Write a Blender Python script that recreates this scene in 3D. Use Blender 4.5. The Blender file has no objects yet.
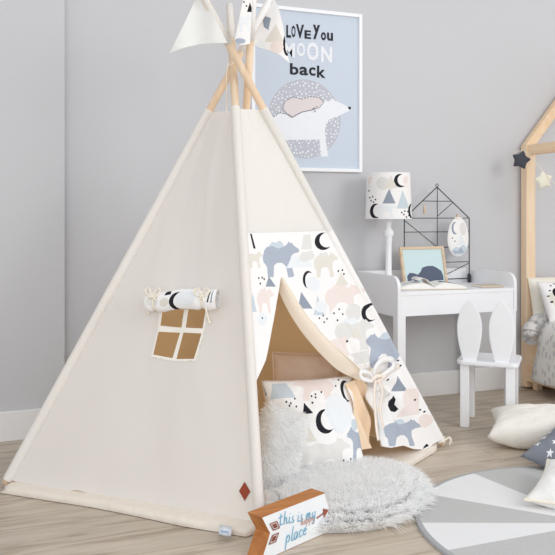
import bpy, bmesh, math, random
import numpy as np
from mathutils import Vector, Matrix, noise
from mathutils.geometry import delaunay_2d_cdt

random.seed(7)
PI = math.pi
C = bpy.context.scene.collection
sc = bpy.context.scene

# ------------------------------------------------------------------ camera frame
F = 787.0; U0 = 277.5; VH = 215.0
YAW = math.radians(21.5)
SY, CY = math.sin(YAW), math.cos(YAW)
def cam(lat, d, z=0.0):                      # metres to the right of / ahead of the viewpoint
    return Vector((d*SY + lat*CY, d*CY - lat*SY, z))
def at(u, v, d):
    return cam((u-U0)/F*d, d, 1 + (VH-v)/F*d)
def flo(u, v, z=0.0):
    d = F*(1-z)/(v-VH); return at(u, v, d)
def wally(u, v, Y):
    o = (u-U0)/F
    t = Y/(CY - o*SY)
    return at(u, v, t)
def proj(p):
    d = p.x*SY + p.y*CY; l = p.x*CY - p.y*SY
    return U0 + l/d*F, VH - (p.z-1)/d*F

# ------------------------------------------------------------------ materials
def lin(c):
    c = c/255.0
    return c/12.92 if c <= 0.04045 else ((c+0.055)/1.055)**2.4
def rgb(r, g, b): return (lin(r), lin(g), lin(b), 1)
MATS = {}
def mat(name, col, rough=0.6, bump=0.0, bscale=200, vary=0.0, vscale=8, metal=0, trans=0.0, weave=0, spec=0.3, sheen=0):
    if name in MATS: return MATS[name]
    m = bpy.data.materials.new(name); m.use_nodes = True
    nt = m.node_tree; N = nt.nodes; L = nt.links
    b = N['Principled BSDF']; out = N['Material Output']
    b.inputs['Base Color'].default_value = col
    b.inputs['Roughness'].default_value = rough
    b.inputs['Metallic'].default_value = metal
    b.inputs['Specular IOR Level'].default_value = spec
    if sheen: b.inputs['Sheen Weight'].default_value = sheen
    tc = N.new('ShaderNodeTexCoord')
    if vary:
        n = N.new('ShaderNodeTexNoise'); n.inputs['Scale'].default_value = vscale; n.inputs['Detail'].default_value = 4
        L.new(tc.outputs['Object'], n.inputs['Vector'])
        mx = N.new('ShaderNodeMix'); mx.data_type = 'RGBA'
        mx.inputs[6].default_value = tuple(x*(1-vary) for x in col[:3])+(1,)
        mx.inputs[7].default_value = tuple(min(1, x*(1+vary*0.6)) for x in col[:3])+(1,)
        L.new(n.outputs['Fac'], mx.inputs[0]); L.new(mx.outputs[2], b.inputs['Base Color'])
    if bump:
        n2 = N.new('ShaderNodeTexNoise'); n2.inputs['Scale'].default_value = bscale; n2.inputs['Detail'].default_value = 3
        L.new(tc.outputs['Object'], n2.inputs['Vector'])
        bp = N.new('ShaderNodeBump'); bp.inputs['Strength'].default_value = bump; bp.inputs['Distance'].default_value = 0.01
        L.new(n2.outputs['Fac'], bp.inputs['Height']); L.new(bp.outputs['Normal'], b.inputs['Normal'])
    if trans:
        t = N.new('ShaderNodeBsdfTranslucent'); t.inputs['Color'].default_value = col
        ms = N.new('ShaderNodeMixShader'); ms.inputs[0].default_value = trans
        L.new(b.outputs[0], ms.inputs[1]); L.new(t.outputs[0], ms.inputs[2]); L.new(ms.outputs[0], out.inputs['Surface'])
    MATS[name] = m
    return m

def wood_mat(name, light, dark, axis='X', rough=0.5, scale=1.0):
    m = bpy.data.materials.new(name); m.use_nodes = True
    nt = m.node_tree; N = nt.nodes; L = nt.links; b = N['Principled BSDF']
    b.inputs['Roughness'].default_value = rough; b.inputs['Specular IOR Level'].default_value = 0.3
    tc = N.new('ShaderNodeTexCoord'); mp = N.new('ShaderNodeMapping')
    s = {'X': (1.5, 22, 22), 'Y': (22, 1.5, 22), 'Z': (22, 22, 1.5)}[axis]
    mp.inputs['Scale'].default_value = tuple(a*scale for a in s)
    L.new(tc.outputs['Object'], mp.inputs['Vector'])
    n = N.new('ShaderNodeTexNoise'); n.inputs['Scale'].default_value = 1.6; n.inputs['Detail'].default_value = 5; n.inputs['Distortion'].default_value = 0.6
    L.new(mp.outputs[0], n.inputs['Vector'])
    r = N.new('ShaderNodeValToRGB'); r.color_ramp.elements[0].position = 0.3; r.color_ramp.elements[1].position = 0.7
    r.color_ramp.elements[0].color = dark; r.color_ramp.elements[1].color = light
    L.new(n.outputs['Fac'], r.inputs[0]); L.new(r.outputs[0], b.inputs['Base Color'])
    return m

canvas = mat('cotton_canvas', rgb(249, 249, 247), 0.9, 0.12, 700, 0.01, 3, trans=0.30, spec=0.1)
canvas_trim = mat('canvas_trim', rgb(251, 248, 240), 0.9, 0.1, 700, trans=0.1, spec=0.1)
shade_lining = mat('warm_shade_lining', rgb(253, 229, 190), 0.95, 0.1, 500, trans=0.85, spec=0.05)  # added inner layer; its tan stands in for warm shaded light inside the tent
lining_pale = mat('pale_cotton_lining', rgb(246, 233, 216), 0.95, 0.1, 500, trans=0.1, spec=0.05)
# printed cotton inks
P_WHITE = mat('print_white', rgb(243, 241, 240), 0.85, 0.1, 700, spec=0.1)
P_BLUE = mat('print_grey_blue', rgb(174, 182, 196), 0.85, 0.1, 500, 0.06, 60, spec=0.1)
P_LBLUE = mat('print_pale_blue', rgb(202, 213, 221), 0.85, 0.1, 500, 0.05, 60, spec=0.1)
P_PINK = mat('print_pale_pink', rgb(236, 223, 218), 0.85, 0.1, 500, 0.03, 60, spec=0.1)
P_GREY = mat('print_pale_grey', rgb(226, 224, 221), 0.85, 0.1, 500, 0.03, 60, spec=0.1)
P_BEIGE = mat('print_beige', rgb(226, 221, 212), 0.85, 0.1, 500, 0.03, 60, spec=0.1)
P_BLACK = mat('print_black', rgb(42, 42, 48), 0.85, 0.1, 500, spec=0.1)
P_SLATE = mat('print_slate', rgb(150, 158, 172), 0.85, 0.1, 500, 0.05, 60, spec=0.1)
P_ICE = mat('print_ice', rgb(233, 236, 239), 0.85, 0.1, 500, 0.02, 60, spec=0.1)
PR = [P_WHITE, P_BLUE, P_LBLUE, P_PINK, P_GREY, P_BEIGE, P_BLACK, P_SLATE, P_ICE, canvas]
WH, BL, LB, PK, GR, BE, BK, SL, IC, CV = range(10)

pine = wood_mat('pine', rgb(243, 220, 192), rgb(233, 202, 168), 'Z', 0.5)
pine_x = wood_mat('pine_lengthwise', rgb(242, 216, 184), rgb(231, 197, 158), 'Y', 0.5)
oakf = wood_mat('frame_oak', rgb(224, 201, 174), rgb(206, 180, 150), 'X', 0.5)
signwood = wood_mat('sign_wood', rgb(200, 136, 78), rgb(172, 108, 58), 'X', 0.55)
white_paint = mat('white_lacquer', rgb(241, 242, 245), 0.35, spec=0.45)
white_frame = mat('white_frame_paint', rgb(244, 245, 248), 0.4)
wirem = mat('black_wire', rgb(60, 60, 64), 0.5)
rope = mat('cotton_rope', rgb(242, 234, 218), 0.9, 0.2, 300)

# ------------------------------------------------------------------ object helpers
def link(name, me, mats, parent=None, smooth=True):
    o = bpy.data.objects.new(name, me); C.objects.link(o)
    if not isinstance(mats, (list, tuple)): mats = [mats]
    for m in mats: me.materials.append(m)
    if smooth and len(me.polygons): me.polygons.foreach_set('use_smooth', [True]*len(me.polygons))
    if parent: o.parent = parent; o.matrix_parent_inverse = parent_inv(parent)
    return o
def parent_inv(p):
    # world matrix of a parent built from loc/rot only (its own ancestors are empties as well)
    m = p.matrix_basis.copy(); q = p
    while q.parent:
        m = q.parent.matrix_basis @ q.matrix_parent_inverse @ m if False else (q.matrix_parent_inverse and q.parent.matrix_basis @ q.matrix_parent_inverse @ m)
        q = q.parent
    return m.inverted()
def obj(name, bm, mats, parent=None, smooth=False):
    me = bpy.data.meshes.new(name); bm.normal_update(); bm.to_mesh(me); bm.free()
    return link(name, me, mats, parent, smooth)
def meshobj(name, vs, fs, mats, parent=None, smooth=True, mi=None):
    me = bpy.data.meshes.new(name); me.from_pydata([tuple(v) for v in vs], [], fs); me.update()
    o = link(name, me, mats, parent, smooth)
    if mi: me.polygons.foreach_set('material_index', mi)
    return o
def thing(name, label, cat, loc=(0, 0, 0), group=None):
    o = bpy.data.objects.new(name, None); C.objects.link(o); o.location = loc
    o.empty_display_size = 0.1
    tag(o, label, cat, group); return o
def tag(o, label, cat, group=None, kind=None):
    if label: o['label'] = label
    if cat: o['category'] = cat
    if group: o['group'] = group
    if kind: o['kind'] = kind
    return o
def struct(o): o['kind'] = 'structure'; return o

def box(bm, c, s, R=None, bev=0.0, seg=2, mi=0):
    r = bmesh.ops.create_cube(bm, size=1)
    vs = r['verts']
    M = Matrix.Translation(Vector(c)) @ (R.to_4x4() if R else Matrix.Identity(4)) @ Matrix.Diagonal((s[0], s[1], s[2], 1))
    bmesh.ops.transform(bm, matrix=M, verts=vs)
    fs = set(f for v in vs for f in v.link_faces)
    for f in fs: f.material_index = mi
    if bev:
        es = list(set(e for v in vs for e in v.link_edges))
        bmesh.ops.bevel(bm, geom=es, offset=bev, segments=seg, affect='EDGES', profile=0.5)
def frames(pts, closed=False):
    n = len(pts); out = []
    prev = None
    for i in range(n):
        a = pts[(i-1) % n] if (closed or i > 0) else pts[i]
        b = pts[(i+1) % n] if (closed or i < n-1) else pts[i]
        t = (b-a).normalized()
        if prev is None:
            up = Vector((0, 0, 1)) if abs(t.z) < 0.9 else Vector((1, 0, 0))
            x = t.cross(up).normalized()
        else:
            x = (prev - t*prev.dot(t)).normalized()
        prev = x
        out.append((t, x, t.cross(x)))
    return out
def tube(bm, pts, r, seg=10, closed=False, cap=True, mi=0):
    pts = [Vector(p) for p in pts]; fr = frames(pts, closed); n = len(pts)
    rr = r if callable(r) else (lambda t: r)
    rings = []
    for i, p in enumerate(pts):
        t, x, y = fr[i]; R = rr(i/max(1, n-1))
        rings.append([bm.verts.new(p + (x*math.cos(2*PI*k/seg) + y*math.sin(2*PI*k/seg))*R) for k in range(seg)])
    for i in range(n if closed else n-1):
        a, b = rings[i], rings[(i+1) % n]
        for k in range(seg):
            f = bm.faces.new((a[k], a[(k+1) % seg], b[(k+1) % seg], b[k])); f.material_index = mi; f.smooth = True
    if cap and not closed:
        f = bm.faces.new(rings[0][::-1]); f.material_index = mi
        f = bm.faces.new(rings[-1]); f.material_index = mi
def spline(pts, n=8):
    pts = [Vector(p) for p in pts]; out = []
    for i in range(len(pts)-1):
        p0 = pts[max(i-1, 0)]; p1 = pts[i]; p2 = pts[i+1]; p3 = pts[min(i+2, len(pts)-1)]
        for k in range(n):
            t = k/n
            out.append(0.5*((2*p1)+(p2-p0)*t+(2*p0-5*p1+4*p2-p3)*t*t+(3*p1-p0-3*p2+p3)*t**3))
    out.append(pts[-1]); return out
def lathe(bm, prof, c, seg=32, mi=0):
    rings = []
    for (r, z) in prof:
        rings.append([bm.verts.new((c[0]+r*math.cos(2*PI*k/seg), c[1]+r*math.sin(2*PI*k/seg), c[2]+z)) for k in range(seg)])
    for a, b in zip(rings, rings[1:]):
        for k in range(seg):
            f = bm.faces.new((a[k], a[(k+1) % seg], b[(k+1) % seg], b[k])); f.smooth = True; f.material_index = mi
    bm.faces.new(rings[0][::-1]); bm.faces.new(rings[-1])
def extrude_poly(bm, pts2, mapf, t, mi=0, bev=0):
    """closed 2D outline -> slab; mapf(x, y, w) gives the world point, w across the thickness"""
    a = [bm.verts.new(mapf(x, y, 0)) for x, y in pts2]; b = [bm.verts.new(mapf(x, y, t)) for x, y in pts2]
    fs = [bm.faces.new(a[::-1]), bm.faces.new(b)]
    n = len(a)
    for i in range(n): fs.append(bm.faces.new((a[i], a[(i+1) % n], b[(i+1) % n], b[i])))
    for f in fs: f.material_index = mi
    bmesh.ops.recalc_face_normals(bm, faces=fs)
    if bev:
        es = list(set(e for f in fs[:2] for e in f.edges))
        bmesh.ops.bevel(bm, geom=es, offset=bev, segments=2, affect='EDGES')

# ------------------------------------------------------------------ printed sheets (motifs are real edges of one mesh)
def inpoly(x, y, P):
    c = False; n = len(P); j = n-1
    for i in range(n):
        xi, yi = P[i]; xj, yj = P[j]
        if (yi > y) != (yj > y) and x < (xj-xi)*(y-yi)/(yj-yi)+xi: c = not c
        j = i
    return c
def dens(P, step):
    out = []; n = len(P)
    for i in range(n):
        a = P[i]; b = P[(i+1) % n]; L = math.hypot(b[0]-a[0], b[1]-a[1]); k = max(1, int(L/step+0.5))
        for q in range(k): out.append((a[0]+(b[0]-a[0])*q/k, a[1]+(b[1]-a[1])*q/k))
    return out
def sheet(outline, holes, motifs, step, ratio=1.0):
    """returns (verts2d, tris, material indices). motifs: (poly, mi) painted in order"""
    O = dens(outline, step); H = [dens(h, step) for h in holes]
    M = [(dens(p, step), mi) for p, mi in motifs]
    pts = []; edges = []
    def add(P):
        k = len(pts); pts.extend(Vector(p) for p in P)
        edges.extend((k+i, k+(i+1) % len(P)) for i in range(len(P)))
    add(O)
    for h in H: add(h)
    for m, _ in M: add(m)
    xs = [p[0] for p in O]; ys = [p[1] for p in O]
    x0, x1, y0, y1 = min(xs), max(xs), min(ys), max(ys)
    nx = int((x1-x0)/step)+1; ny = int((y1-y0)/(step*ratio))+1
    for j in range(ny+1):
        for i in range(nx+1):
            x = x0+(x1-x0)*(i+0.5*(j % 2)*0.9)/nx; y = y0+(y1-y0)*j/ny
            if inpoly(x, y, O): pts.append(Vector((x, y)))
    r = delaunay_2d_cdt(pts, edges, [], 0, 1e-6, False)
    V = r[0]; T = r[2]
    bb = [(min(p[0] for p in m), max(p[0] for p in m), min(p[1] for p in m), max(p[1] for p in m)) for m, _ in M]
    hb = [(min(p[0] for p in m), max(p[0] for p in m), min(p[1] for p in m), max(p[1] for p in m)) for m in H]
    fs = []; mi = []
    for f in T:
        cx = sum(V[k][0] for k in f)/len(f); cy = sum(V[k][1] for k in f)/len(f)
        if not inpoly(cx, cy, O): continue
        if any(b[0] <= cx <= b[1] and b[2] <= cy <= b[3] and inpoly(cx, cy, h) for h, b in zip(H, hb)): continue
        idx = None
        for (m, k), b in zip(reversed(M), reversed(bb)):
            if b[0] <= cx <= b[1] and b[2] <= cy <= b[3] and inpoly(cx, cy, m): idx = k; break
        fs.append(tuple(f)); mi.append(idx if idx is not None else -1)
    used = sorted(set(k for f in fs for k in f)); mp = {k: i for i, k in enumerate(used)}
    return [(V[k][0], V[k][1]) for k in used], [tuple(mp[k] for k in f) for f in fs], mi

BEAR = [(0.0,.55),(.04,.74),(.12,.84),(.25,.87),(.45,.80),(.60,.86),(.68,.93),(.70,1.0),(.75,.95),(.80,.96),(.86,.88),(1.0,.78),(1.0,.70),(.85,.66),(.77,.58),(.78,.35),(.86,.03),(.80,0),(.70,0),(.64,.30),(.54,.40),(.40,.40),(.31,.32),(.30,0),(.14,0),(.12,.28),(.02,.42)]
CUB = [(0,.2),(.05,.6),(.25,.9),(.5,.85),(.7,1.0),(.85,.9),(1,.55),(.9,.3),(.6,.15),(.3,0)]
def fit(P, b, flip=False, rot=0):
    x0, y0, x1, y1 = b; out = []
    for x, y in P:
        if flip: x = 1-x
        if rot:
            X = x-.5; Y = y-.5; x = .5+X*math.cos(rot)-Y*math.sin(rot); y = .5+X*math.sin(rot)+Y*math.cos(rot)
        out.append((x0+(x1-x0)*x, y1+(y0-y1)*y))
    return out
def moonP(b, rot=0, thick=0.55):
    """crescent in the box b, horns opening towards +x before turning by rot"""
    P = []
    n = 14
    for i in range(n+1):
        a = math.radians(55)+math.radians(250)*i/n; P.append((.5+.5*math.cos(a), .5+.5*math.sin(a)))
    c, s = P[-1], P[0]
    ang0 = math.atan2(P[-1][1]-.5, P[-1][0]-.5-thick*.5); ang1 = math.atan2(P[0][1]-.5, P[0][0]-.5-thick*.5)
    r = math.hypot(P[-1][1]-.5, P[-1][0]-.5-thick*.5)
    a0 = ang0 % (2*PI); a1 = ang1 % (2*PI)
    for i in range(1, n):
        a = a0+(a1-a0)*i/n; P.append((.5+thick*.5+r*math.cos(a), .5+r*math.sin(a)))
    return fit(P, b, rot=rot)
def tri(b, k=.5): return fit([(0, 0), (1, 0), (k, 1)], b)
def dot(x, y, r=1.0, ry=None):
    ry = ry or r
    return [(x+r*math.cos(a*PI/3), y+ry*math.sin(a*PI/3)) for a in range(6)]
def blob(b, n=16, seed=0, amp=.12):
    rd = random.Random(seed)
    return fit([(.5+.5*math.cos(2*PI*i/n)*(1-amp*rd.random()), .5+.5*math.sin(2*PI*i/n)*(1-amp*rd.random())) for i in range(n)], b)

# ------------------------------------------------------------------ SETTING
WY = 3.745
def floor_mat():
    m = bpy.data.materials.new('oak_plank_floor'); m.use_nodes = True
    nt = m.node_tree; N = nt.nodes; L = nt.links; b = N['Principled BSDF']
    b.inputs['Roughness'].default_value = 0.42; b.inputs['Specular IOR Level'].default_value = 0.4
    tc = N.new('ShaderNodeTexCoord')
    br = N.new('ShaderNodeTexBrick'); br.inputs['Scale'].default_value = 1
    br.inputs['Brick Width'].default_value = 1.25; br.inputs['Row Height'].default_value = 0.165
    br.inputs['Mortar Size'].default_value = 0.0014; br.inputs['Mortar Smooth'].default_value = 0.3
    br.offset = 0.37; br.inputs['Bias'].default_value = 0
    br.inputs['Color1'].default_value = (0, 0, 0, 1); br.inputs['Color2'].default_value = (1, 1, 1, 1); br.inputs['Mortar'].default_value = (.5, .5, .5, 1)
    L.new(tc.outputs['Object'], br.inputs['Vector'])
    mp = N.new('ShaderNodeMapping'); mp.inputs['Scale'].default_value = (1.3, 14, 1)
    sh = N.new('ShaderNodeVectorMath'); sh.operation = 'MULTIPLY_ADD'
    sh.inputs[1].default_value = (3.1, 2.3, 0)
    L.new(br.outputs['Color'], sh.inputs[0]); L.new(tc.outputs['Object'], sh.inputs[2]); L.new(sh.outputs[0], mp.inputs['Vector'])
    n = N.new('ShaderNodeTexNoise'); n.inputs['Scale'].default_value = 2.2; n.inputs['Detail'].default_value = 8; n.inputs['Roughness'].default_value = .62; n.inputs['Distortion'].default_value = 0.9
    L.new(mp.outputs[0], n.inputs['Vector'])
    r = N.new('ShaderNodeValToRGB'); e = r.color_ramp.elements
    e[0].position = .27; e[0].color = rgb(152, 134, 114); e[1].position = .72; e[1].color = rgb(208, 195, 180)
    k = e.new(.5); k.color = rgb(194, 180, 163)
    L.new(n.outputs['Fac'], r.inputs[0])
    hs = N.new('ShaderNodeMix'); hs.data_type = 'RGBA'; hs.blend_type = 'MULTIPLY'
    mr = N.new('ShaderNodeMapRange'); mr.inputs[3].default_value = .90; mr.inputs[4].default_value = 1.04
    L.new(br.outputs['Color'], mr.inputs[0]); hs.inputs[0].default_value = 1
    L.new(r.outputs[0], hs.inputs[6]); L.new(mr.outputs[0], hs.inputs[7])
    mo = N.new('ShaderNodeMix'); mo.data_type = 'RGBA'; mo.inputs[7].default_value = rgb(150, 135, 118)
    L.new(br.outputs['Fac'], mo.inputs[0]); L.new(hs.outputs[2], mo.inputs[6]); L.new(mo.outputs[2], b.inputs['Base Color'])
    return m
wallm = mat('grey_wall_paint', rgb(203, 203, 206), 0.85, 0.03, 300, spec=0.15)
bbm = mat('white_baseboard_paint', rgb(236, 236, 236), 0.45)
bm = bmesh.new(); box(bm, (1.5, 1.2, -.05), (8, 6.4, .1)); struct(obj('floor', bm, floor_mat()))
bm = bmesh.new(); box(bm, (1.5, WY+.06, 1.4), (8, .12, 2.8)); struct(obj('wall_back', bm, wallm))
JX = wally(64.5, 200, 3.69).x
bm = bmesh.new(); box(bm, ((JX-2.5)/2, 3.715, 1.4), (JX+2.5, .058, 2.8)); struct(obj('wall_left', bm, wallm))
bm = bmesh.new()
box(bm, ((JX+5.5)/2, WY-.008, .066), (5.5-JX, .016, .132), bev=.003); struct(obj('baseboard_back', bm, bbm))
bm = bmesh.new()
box(bm, ((JX-2.5)/2+.008, 3.676, .066), (JX+2.516, .016, .132), bev=.003)
struct(obj('baseboard_left', bm, bbm))

# ------------------------------------------------------------------ TEEPEE
TB = {'N': flo(260, 531), 'L': flo(3, 488), 'R': flo(444, 447), 'B': cam(-.232, 3.70)}
TT = {'N': at(229.5, 5, 3.215), 'L': at(272, -4, 3.245), 'R': at(202, -6, 2.99), 'B': at(253.5, -14, 3.00)}
def pole(k, z):
    a, b = TB[k], TT[k]; t = (z-a.z)/(b.z-a.z); return a+(b-a)*t
HEM = 1.412
tent = thing('teepee_tent', 'cream canvas play teepee with bear and moon print front and wooden poles', 'tent', pole('N', 0)*.25+pole('L', 0)*.25+pole('R', 0)*.25+pole('B', 0)*.25)
PR_ = .0152
for k in 'NLRB':
    bm = bmesh.new(); top = TT[k]
    tube(bm, [pole(k, .015), pole(k, .8), top], PR_, 14); obj('pole', bm, pine, tent, False)
PRINTZ = .935
for k in 'NLRB':
    bm = bmesh.new()
    zs = [.028+(HEM+.004-.028)*i/40 for i in range(41)]
    if k == 'R':
        tube(bm, [pole(k, z) for z in zs if z < PRINTZ]+[pole(k, PRINTZ)], .0182, 14, cap=False, mi=1)
        tube(bm, [pole(k, PRINTZ)]+[pole(k, z) for z in zs if z > PRINTZ], .0182, 14, cap=False)
    else: tube(bm, [pole(k, z) for z in zs], .0182, 14, cap=False)
    obj('pole_sleeve', bm, [canvas, P_WHITE], tent, False)
# feet ties
for k in 'R':
    bm = bmesh.new(); p = pole(k, .02)
    for a in range(5):
        q = p+Vector((.02+.02*math.cos(a*1.4), .015*math.sin(a*1.4), .0))
        tube(bm, spline([p, q+Vector((0, 0, .02)), q+Vector((.012*math.cos(a), .012*math.sin(a), -.01))], 5), .003, 6)
    obj('tie_cord', bm, rope, tent)

def surf(k0, k1, out, disp=None, off=0.0):
    def f(s, z):
        a = pole(k0, z); b = pole(k1, z); p = a+(b-a)*s
        n = (b-a).cross(Vector((0, 0, 1))) ; t = (pole(k0, z+.01)-a)*(1-s)+(pole(k1, z+.01)-b)*s
        n = (b-a).cross(t).normalized()*out
        d = off
        if disp: d += disp(s, z)
        return p+n*d
    return f
def inv(f, u, v, s=.5, z=.7):
    for _ in range(14):
        p = proj(f(s, z)); e = .002
        a = proj(f(s+e, z)); b = proj(f(s, z+e))
        J = ((a[0]-p[0])/e, (b[0]-p[0])/e, (a[1]-p[1])/e, (b[1]-p[1])/e)
        D = J[0]*J[3]-J[1]*J[2]
        if abs(D) < 1e-9: break
        du, dv = u-p[0], v-p[1]
        ds = (du*J[3]-dv*J[1])/D; dz = (J[0]*dv-J[2]*du)/D
        s += max(-.3, min(.3, ds)); z += max(-.3, min(.3, dz))
        if abs(du)+abs(dv) < .01: break
    return s, z
def build_sheet(name, f, outline, holes, motifs, mats, parent, step=.02, base=0, flip=False):
    V, T, MI = sheet(outline, holes, motifs, step)
    vs = [f(s, z) for s, z in V]
    T = [t[::-1] if flip else t for t in T]
    return meshobj(name, vs, T, mats, parent, True, [base if m < 0 else m for m in MI])
def wr(s, z):    # soft canvas unevenness
    e = 4*s*(1-s)
    return .010*e*noise.noise(Vector((s*4, z*3, 1.7)))+.004*e*noise.noise(Vector((s*14+z*5, z*3, 5.1)))-.012*e
# left (window) face: L -> N
fl0 = surf('L', 'N', 1)                    # flat, used to locate things
mid = fl0(.5, .5)
nl = (fl0(.5, .5)-surf('L', 'N', 1, off=-.1)(.5, .5)).normalized()
sgnL = 1 if nl.dot(Vector((-SY, -CY, 0))) > 0 else -1
fl = surf('L', 'N', sgnL, wr)
def hem_left(s): return .026-.004*s+.0035*math.sin(s*21)*(s*(1-s)*4)+(.006 if .28 < s < .34 else 0)
Lp = lambda u, v: inv(fl0, u, v)
outl = [(0, HEM), (0, .03)]+[(i/20, hem_left(i/20)) for i in range(1, 20)]+[(1, .022), (1, HEM)]
panes_px = [[(162, 306), (183, 307), (180, 327), (159, 325)], [(187.5, 307), (205, 307), (201.5, 328), (184.5, 327)],
            [(157, 331), (178.5, 332), (170.5, 357.5), (151.5, 354)], [(182, 332), (200.5, 333), (193, 358.5), (174.6, 358.5)]]
win_px = [(160, 303.5), (206.5, 304), (203, 329), (194.5, 360), (173.5, 359.6), (150.2, 355.5), (157.6, 328)]
win = [Lp(*p) for p in win_px]; panes = [[Lp(*p) for p in q] for q in panes_px]
shape = lambda P: P
cl = build_sheet('canvas_panel', fl, outl, [win], [], [canvas], tent, .035, flip=sgnL < 0)
fli = surf('L', 'N', sgnL, wr, -.005)
build_sheet('warm_shade_panel', fli, outl, [win], [], [shade_lining], tent, .06)
build_sheet('window_trim', surf('L', 'N', sgnL, wr, .0025), [Lp(u, v) for u, v in [(159, 302), (207.3, 303), (203.8, 329), (195, 361), (173, 360.6), (149.2, 356.3), (156.6, 328)]], panes, [], [canvas_trim], tent, .012)
# back faces
for a, b in (('R', 'B'), ('B', 'L')):
    g = surf(a, b, 1); c = (TB['N']+TB['L']+TB['R']+TB['B'])/4
    sg = 1 if (surf(a, b, 1, off=.1)(.5, .4)-g(.5, .4)).dot(g(.5, .4)-(c+Vector((0, 0, .4)))) > 0 else -1
    ol = [(0, HEM), (0, .03), (1, .03), (1, HEM)]
    build_sheet('canvas_panel', surf(a, b, sg, wr), ol, [], [], [canvas], tent, .06)
    build_sheet('warm_shade_panel', surf(a, b, sg, wr, -.006), ol, [], [], [shade_lining], tent, .06)

# front face: N -> R, printed, with opening and tied curtain
ff0 = surf('N', 'R', 1)
sgnF = 1 if (surf('N', 'R', 1, off=.1)(.5, .5)-ff0(.5, .5)).dot(Vector((-SY, -CY, 0))) > 0 else -1
Fp = lambda u, v: inv(ff0, u, v)
TIE = Fp(372, 380)
def wf(s, z):
    e = min(1, 4*s*(1-s)+.0)
    d = .005*e*noise.noise(Vector((s*5, z*4, 9.7)))-.004*e
    dx = (s-TIE[0])*1.17; dz = z-TIE[1]; r = math.hypot(dx, dz)
    a = math.atan2(dx, -dz)
    edge = min(1, max(0, (1-s)/.12))
    e = max(0, e)
    if dz < 0:
        amp = .015*math.exp(-((r-.12)/.14)**2)
        d += amp*math.sin(a*9+.6)*edge + .006*edge*math.sin(a*17)*math.exp(-((r-.06)/.07)**2)
    else:
        d += .012*math.exp(-((r-.12)/.1)**2)*math.sin(a*10)*edge
    d -= .02*math.exp(-(r/.05)**2)*edge
    # the cloth wraps over the right pole
    x = (s-1)*1.17
    d += .0205*math.exp(-(x/.035)**2) if x < 0 else math.sqrt(max(0, .0205**2-x*x))
    return d
ff = surf('N', 'R', sgnF, wf)
opening = [(261.5, 388), (266, 360), (272, 330), (277, 303), (281.5, 277.5), (284, 279.5), (291, 291), (300.5, 307), (312, 323), (326, 338), (341, 352), (355, 365), (367, 376), (371, 382),
           (369.5, 392), (371, 404), (374, 418), (378, 432), (382.5, 446), (393, 447.5), (404, 445.5), (415, 449), (427, 449.5)]
OP = [Fp(*p) for p in opening]
OP[0] = (0, OP[0][1])
outf = [(0, HEM)]+OP+[(1.0165, .04), (1.0165, HEM)]
pxm = []
def m_(P, k): pxm.append((P, k))
def bear(b, k, cub=None, flip=False, rot=0):
    if cub is not None:
        x0, y0, x1, y1 = b; w = x1-x0; h = y1-y0
        xa = x0+w*(.15 if not flip else .4)
        m_(fit(CUB, (xa, y0-h*.02, xa+w*.45, y0+h*.36), flip), cub)
    m_(fit(BEAR, b, flip, rot), k)
def dots(l, r=1.0):
    for x, y in l: m_(dot(x, y, r*.85, r*1.15), BK)
bear((248, 251, 263, 268), BE)
m_(fit([(.0, 1), (.3, 1), (1, .0), (.6, 0)], (250.2, 233.5, 256, 248.5)), BK)
bear((263, 241, 300, 277), BL, LB)
m_(fit([(0, 0), (1, 0), (.8, 1), (.2, 1)], (302, 234.5, 313, 249)), GR)
m_(moonP((315, 232.5, 332, 250), rot=.35, thick=.42), BK)
m_(fit([(0, 0), (1, .1), (.8, 1), (.2, .9)], (287, 254, 314, 268)), IC)
dots([(259, 278), (262.5, 277.5), (260.5, 283.5), (264.5, 279)])
m_(tri((266, 276, 276.5, 286.5), .3), SL)
bear((257, 288, 274, 313), PK, PK)
m_(tri((250, 292, 257, 312), .4), LB)
m_(blob((257, 312, 268, 326), seed=3), IC); dots([(262.5, 318)], .9)
bear((315, 252, 338, 277), BE, GR)
dots([(338.5, 271), (342.5, 270), (344, 274), (340, 277.5)])
m_(moonP((303, 270.5, 315, 288.5), rot=-.2, thick=.3), BK)
m_(tri((298.5, 291.5, 313, 308.5), .2), SL)
m_(tri((314, 295, 326, 315), .35), LB)
bear((326, 284, 362, 314), PK, PK)
m_(blob((332, 305, 348, 322), seed=5), WH)
dots([(320, 318), (324, 315.5), (328, 318.5), (325, 322), (335, 313), (340, 309), (343.5, 314), (338.5, 320)])
m_(blob((346, 302, 362, 322), seed=6, amp=.2), GR)
m_(moonP((361.5, 303.5, 376, 322), rot=.1, thick=.42), BK)
m_(moonP((340, 324, 347, 332), rot=.3, thick=.4), BK)
bear((336, 318, 374, 350), GR, IC)
dots([(348.5, 341)], 1.1)
m_(fit([(0, 0), (.1, .8), (.8, 1), (1, .3)], (325, 336, 352, 362)), PK)
m_(tri((312, 322, 326, 338), .2), GR)
m_(blob((315, 300, 329, 313), seed=51), IC); m_(tri((336, 272, 349, 285), .4), BE); m_(fit(CUB, (300, 250, 316, 262)), GR); m_(blob((306, 276, 322, 292), seed=52), IC)
m_(tri((352, 326, 362, 338), .5), BE)
bear((365, 333, 399, 368), BL, LB, flip=True)
dots([(384, 326), (390, 341), (398, 366), (395.5, 361)], .8)
m_(fit([(0, 0), (.1, .8), (.8, 1), (1, .3)], (352, 350, 372, 366)), GR)
m_(tri((394, 376, 408, 391), .15), SL)
dots([(386, 380), (386, 398)], 1.1)
m_(fit([(0, 0), (1, .1), (.75, 1), (.35, 1)], (399, 389, 419, 417)), PK)
m_([(390.2, 396), (393, 400), (394.3, 404.5), (398.5, 409), (397.5, 411.8), (394, 410.8), (391.2, 406.5), (390, 401)], BK)
bear((386, 419, 421, 446), BL, LB)
dots([(414, 400), (419, 410), (422, 412), (421, 424)], .9)
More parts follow.
